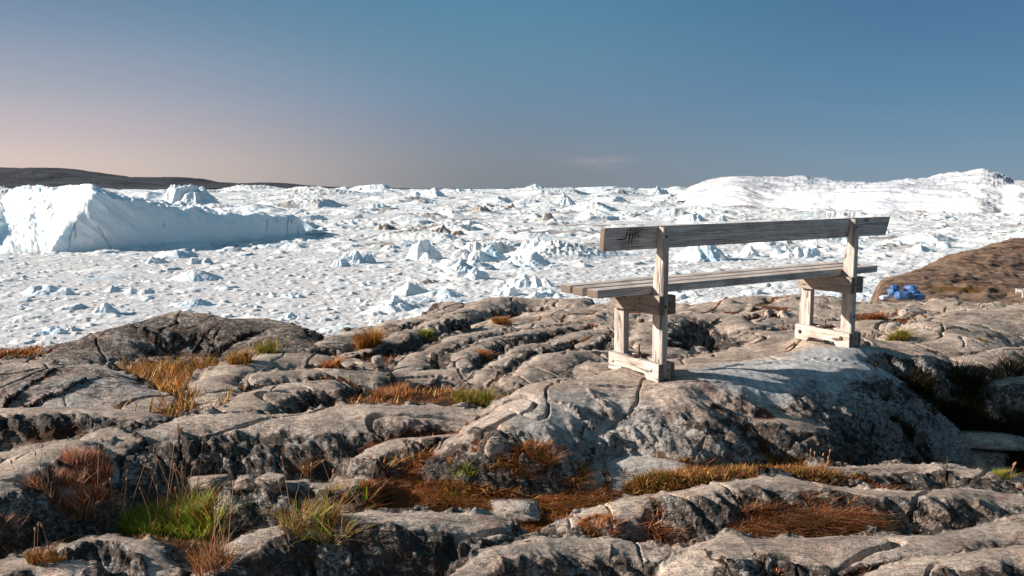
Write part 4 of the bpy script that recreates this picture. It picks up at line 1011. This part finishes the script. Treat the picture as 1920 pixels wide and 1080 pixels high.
big_berg('iceberg', [
    (1278, 386, 1285, 380, 19, 1288, 377, 30, .4, 1), (1292, 387, 1302, 366, 36, 1308, 355, 78, .5, 1.2), (1320, 388, 1335, 354, 60, 1345, 337, 140, .5, 1.4),
    (1375, 390, 1385, 350, 60, 1392, 331, 170, .5, 1.6), (1450, 391, 1455, 358, 53, 1460, 332, 186, .6, 1.6), (1520, 393, 1520, 363, 48, 1520, 336, 194, .8, 1.6),
    (1580, 394, 1585, 357, 48, 1590, 342, 174, .8, 1.6), (1640, 396, 1645, 355, 48, 1650, 345, 144, .6, 1.6), (1700, 397, 1700, 353, 53, 1705, 338, 146, .6, 1.6),
    (1750, 398, 1750, 353, 53, 1750, 338, 156, .7, 1.6), (1800, 399, 1800, 352, 53, 1800, 329, 166, .9, 1.6), (1840, 400, 1840, 351, 53, 1838, 322, 166, .9, 1.6),
    (1880, 400, 1880, 350, 53, 1876, 327, 156, .8, 1.5), (1915, 401, 1915, 349, 53, 1905, 342, 136, .6, 1.5), (2000, 402, 2000, 352, 53, 2000, 346, 126, .6, 1.5), (2140, 404, 2140, 360, 53, 2140, 352, 126, .6, 1.5)],
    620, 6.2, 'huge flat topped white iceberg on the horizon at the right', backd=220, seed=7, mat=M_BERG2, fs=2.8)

def berg_patch(name, px, py, wpx, hpx, seed, label, mat=None, depth=1.1, style=0, cat='ice floe', group=None):
    """a berg or growler: base at picture (px,py), size in picture pixels; an own heightfield of broken blocks"""
    c = sea_at(px, py); w = wpx / F * c[1]; h = hpx / F * c[1]; d = w * depth
    nx, ny = 72, 56
    U, V_ = np.meshgrid(np.linspace(-1, 1, nx), np.linspace(-1, 1, ny))
    r = np.random.RandomState(seed)
    ang = r.rand() * 6.28
    rr = np.sqrt((U * (1 + .25 * fbm(U * 1.5 + seed, V_ * 1.5, 3, 411))) ** 2 + (V_ * (1 + .25 * fbm(U * 1.5 + seed, V_ * 1.5 + 7, 3, 412))) ** 2)
    env = np.clip(1 - rr ** (2.2 if style != 1 else 1.1), -.3, 1)
    pk = np.zeros(U.shape); npk = {0: 9, 1: 3, 2: 3}[style]
    for k in range(npk):
        a_ = r.rand() * 6.28; q_ = 0 if (k == 0 and style == 1) else r.rand() * (.62 if style == 0 else .3)
        cu, cv = q_ * cos(a_) * 1.1, q_ * sin(a_); hk = (1.0 if k == 0 else r.uniform(.4, .95)) * (1 - .5 * q_); sz_ = r.uniform(.30, .55) if style == 0 else r.uniform(.75, .98)
        if k == 0 and style == 0: sz_ = .5
        d_ = np.zeros(U.shape); du = U - cu + .07 * fbm(U * 2.5 + k, V_ * 2.5, 3, 450 + k); dv = V_ - cv + .07 * fbm(U * 2.5, V_ * 2.5 + k, 3, 460 + k)
        for j in range(6):
            an = a_ + j * 1.047 + r.uniform(-.35, .35); d_ = np.maximum(d_, (du * cos(an) + dv * sin(an)) / (sz_ * r.uniform(.7, 1.15)))
        cap = {0: r.uniform(.55, 1.0), 1: .95, 2: r.uniform(.35, .5)}[style]
        zz = np.minimum(1 - d_, cap + .12 * du) / cap * hk; pk = np.maximum(pk, zz)
    z = h * np.where(rr < 1, pk, -.3)
    z = z + h * (.10 * fbm(U * 4 + seed, V_ * 4, 4, 421, .55, True) + .06 * fbm(U * 11 + seed, V_ * 11, 3, 431)) * np.clip(pk * 3, 0, 1)
    z = np.where(rr > 1.0, -.6, z)
    Q = np.stack([U * w * .55, V_ * d * .55, z], -1)
    dirt = sstep(fbm(U * 1.4 + seed, V_ * 1.4, 3, 441), .05, .4)
    o = mesh_grid(name, Q, mat or M_CHUNK, dict(crack=U * 0, dirt=dirt), smooth=False)
    o.location = (c[0], c[1] + d * .45, 0)
    return tag(o, label, cat, group)
BP = [
 (262, 378, 220, 22, 'long low white berg right behind the crest of the left iceberg', 0, 'iceberg', 0), (455, 398, 170, 12, 'low white ridge of ice behind the right half of the left iceberg', 0, 'iceberg', 0),
 (350, 386, 108, 40, 'wedge shaped white iceberg behind the left iceberg', 1, 'iceberg', 2), (325, 357, 34, 12, 'small white peak above the left iceberg', 1, 'iceberg', 0),
 (375, 364, 34, 14, 'rounded white berg right of the wedge shaped one', 1, 'iceberg', 0), (697, 360, 92, 13, 'flat blocky white berg on the horizon left of centre', 0, 'iceberg', 2),
 (1005, 362, 76, 16, 'low pointed white berg on the horizon at centre', 1, 'iceberg', 1), (865, 365, 60, 12, 'blue shaded berg just left of the central pointed one', 0, 'iceberg', 0),
 (800, 371, 90, 20, 'broken white berg on the skyline left of centre', 0, 'iceberg', 0), (1130, 362, 150, 12, 'long low white berg on the horizon right of centre', 0, 'iceberg', 2),
 (1235, 366, 44, 16, 'jagged small berg left of the huge flat topped one', 0, 'iceberg', 0), (930, 381, 66, 14, 'pale blue rounded berg below the horizon', 1, 'iceberg', 0),
 (1058, 388, 60, 24, 'pyramid shaped blue-white berg behind the pack', 1, 'iceberg', 1), (1140, 383, 90, 14, 'long bluish ridge of ice left of the flat topped berg', 0, 'iceberg', 2),
 (1332, 491, 112, 42, 'white pyramid of ice seen between backrest and seat', 1, 'iceberg', 1), (1305, 420, 56, 18, 'white berg peeping over the bench backrest', 0, 'iceberg', 2),
 (1355, 417, 24, 12, 'small square block above the bench backrest', 0, 'ice block', 2), (900, 494, 104, 38, 'bluish heap of ice blocks left of the bench', 0, 'iceberg', 0),
 (1010, 484, 110, 42, 'largest blue-white ice heap left of the bench backrest', 0, 'iceberg', 0), (1005, 501, 90, 26, 'grey streaked ice heap in front of the blue heaps', 0, 'ice heap', 0),
 (792, 489, 86, 36, 'bluish ice dome with a dirty left side', 0, 'ice heap', 0), (665, 496, 64, 28, 'white ice hump left of the dirty dome', 1, 'ice heap', 0),
 (633, 501, 38, 14, 'small flat block left of the white hump', 0, 'ice block', 2), (862, 514, 76, 22, 'smooth white floe below the blue heap', 1, 'ice floe', 1),
 (893, 527, 60, 26, 'sharp edged white block standing in the pack', 0, 'ice block', 0), (998, 542, 90, 28, 'domed white floe left of the bench seat', 1, 'ice floe', 0),
 (738, 584, 52, 26, 'pointed white ice heap near the shore', 0, 'ice heap', 0), (725, 590, 120, 22, 'wide rubble of white blocks near the shore', 0, 'ice heap', 0),
 (835, 560, 70, 16, 'low white floe in the middle of the near pack', 0, 'ice floe', 1), (950, 556, 54, 22, 'white block close to the rocks left of the bench', 0, 'ice block', 0),
 (1025, 560, 70, 16, 'white rubble touching the rocks left of the bench', 0, 'ice heap', 0), (352, 528, 96, 19, 'flat white floe in front of the left iceberg', 1, 'ice floe', 1),
 (325, 485, 110, 16, 'long low white floe under the big left iceberg', 0, 'ice floe', 0), (285, 495, 44, 14, 'white lump below the left iceberg', 0, 'ice block', 0),
 (365, 496, 50, 14, 'dirty little floe right of the long floe', 0, 'ice floe', 0), (190, 594, 56, 24, 'blue-white twin block near the shore at the left', 0, 'ice block', 0),
 (60, 557, 120, 18, 'broad grey white floe at the left edge', 0, 'ice floe', 0), (250, 552, 54, 13, 'low bluish floe left of centre foreground', 0, 'ice floe', 0),
 (205, 548, 30, 11, 'small pale floe beside the low bluish one', 0, 'ice floe', 1), (352, 577, 92, 12, 'curved thin floe near the whaleback rock', 0, 'ice floe', 0),
 (275, 565, 30, 9, 'tiny pale floe left of the curved floe', 0, 'ice floe', 0), (85, 628, 60, 14, 'low ice lump close to the left rocks', 0, 'ice floe', 0),
 (130, 622, 30, 10, 'flat ice lump between the rocks and the twin block', 0, 'ice floe', 0), (540, 600, 44, 12, 'pale lump close to the right end of the whaleback', 0, 'ice floe', 0),
 (545, 560, 40, 10, 'pale floe far right of the curved floe', 0, 'ice floe', 0), (1410, 484, 60, 20, 'rugged white heap right of the pyramid', 0, 'ice heap', 0),
 (1500, 486, 84, 26, 'blue shaded heap under the right part of the backrest', 0, 'ice heap', 0), (1775, 466, 26, 13, 'lone blue-white block right of the bench', 0, 'ice block', 2),
 (1555, 452, 50, 14, 'pale blue floe just under the backrest', 1, 'ice floe', 0), (1660, 440, 40, 12, 'small white lump past the end of the backrest', 0, 'ice block', 0),
 (560, 416, 90, 10, 'flat tongue of ice behind the right tip of the left iceberg', 0, 'ice floe', 2), (700, 392, 60, 12, 'pale hump between the left iceberg and centre', 1, 'ice heap', 0),
]
for i, (px, py, w_, h_, lb, sm, cat, sty) in enumerate(BP):
    berg_patch({'iceberg': 'iceberg', 'ice floe': 'ice_floe', 'ice block': 'ice_block', 'ice heap': 'ice_heap'}[cat], px, py, w_, h_, 500 + i, lb, None, .9, sty, cat, 'ice pieces afloat in the pack')
DP = [(830, 446, 80, 22, 'brown stained ice heap left of centre'), (1030, 417, 56, 18, 'dark dirt streaked berg left of the bench backrest'), (905, 400, 84, 16, 'long sand coloured berg with dark stripes'),
      (960, 391, 24, 12, 'small dark grey ice lump behind the sand coloured berg'), (1105, 412, 26, 14, 'small blue-grey block with a pointed top'), (715, 432, 50, 14, 'grey streaked low heap'),
      (670, 513, 34, 6, 'thin dark brown slab of dirty ice'), (800, 534, 60, 10, 'low brownish floe in the near pack'), (560, 368, 30, 8, 'dark lump of dirty ice near the horizon')]
for i, (px, py, w_, h_, lb) in enumerate(DP):
    berg_patch('dirty_ice_heap', px, py, w_, h_, 700 + i, lb, M_DIRTY, .8, 0, 'ice heap', 'dirty pieces in the pack')
# countable smaller blocks strewn over the pack: shared meshes, one object each
def hull_mesh(seed):
    r = random.Random(seed); bm = bmesh.new()
    for k in range(14):
        v = Vector((r.uniform(-1, 1), r.uniform(-1, 1), r.uniform(-.3, 1) * r.uniform(.4, 1))); bm.verts.new(v)
    res = bmesh.ops.convex_hull(bm, input=bm.verts)
    bmesh.ops.delete(bm, geom=[g for g in res['geom_interior'] if isinstance(g, bmesh.types.BMVert)], context='VERTS')
    bmesh.ops.bevel(bm, geom=list(bm.edges), offset=.06, segments=1, affect='EDGES')
    me = bpy.data.meshes.new('ice_block'); bm.to_mesh(me); bm.free(); me.materials.append(M_CHUNK); return me
HM = [hull_mesh(40 + k) for k in range(14)]
rr = random.Random(77)
proto = None; cnt = 0
while cnt < 170:
    px = rr.uniform(-60, 1960); py = 372 + 250 * rr.random() ** 1.3
    if inpoly(np.array([px]), np.array([py]), [(-100, 340), (560, 400), (600, 440), (560, 452), (0, 484), (-100, 484)])[0]: continue
    if px > 1270 and py < 404: continue
    p = sea_at(px, py); s_ = rr.uniform(4, 13) / F * p[1]
    if cnt == 0: o = bpy.data.objects.new('ice_block', HM[0])
    else: o = proto.copy(); o.data = HM[rr.randrange(14)]
    COL.objects.link(o); proto = proto or o
    o.location = (p[0], p[1], 0.0); o.scale = (s_, s_ * rr.uniform(.6, 1.2), s_ * rr.uniform(.5, 1.0)); o.rotation_euler = (0, 0, rr.uniform(0, 6.28))
    tag(o, 'small angular white ice block frozen among the brash', 'ice block', 'small ice blocks in the pack'); cnt += 1

# ------------------------------------------------------------------ far shore
def far_hill(name, pts, Y, seed, label):
    cols = 500; rws = 70; A_ = catmull([at(x, y, Y) for x, y in pts], cols)
    Q = []
    for k in range(rws):
        v = k / (rws - 1); t = 1 - abs(v * 2 - 1) ** 1.6 if v < .5 else 1 - (v * 2 - 1) ** 2
        p = A_.copy(); p[:, 1] += (v - .5) * 7000; p[:, 0] += (v - .5) * 400 * 0; p[:, 2] = A_[:, 2] * t - 4; Q.append(p)
    Q = np.stack(Q, 0)
    env = np.clip(Q[..., 2] / 150, 0, 1)
    Q[..., 2] += env * 60 * fbm(Q[..., 0] / 1100, Q[..., 1] / 900, 5, seed, .55, True) * (np.abs(np.linspace(-1, 1, rws))[:, None] ** .5) + env * 9 * fbm(Q[..., 0] / 300, Q[..., 1] / 300, 4, seed + 9, .6)
    return tag(mesh_grid(name, Q, M_HILL), label, None, None, 'structure')
far_hill('hills', [(-700, 318), (-400, 308), (-150, 312), (0, 314), (50, 317), (100, 315), (150, 322), (195, 331), (250, 336), (300, 343), (345, 350), (390, 353)], 16000, 601, 'dark rounded headland on the horizon at the left')
far_hill('hills', [(180, 345), (255, 333), (290, 333), (345, 333), (390, 343), (450, 350), (500, 353)], 22000, 611, 'dark middle range behind the headland')
far_hill('hills', [(330, 350), (400, 342), (440, 345), (480, 343), (520, 343), (560, 347), (620, 350), (700, 351), (760, 353)], 30000, 621, 'faintest farthest range running out along the horizon')
print('objects', len(bpy.data.objects))
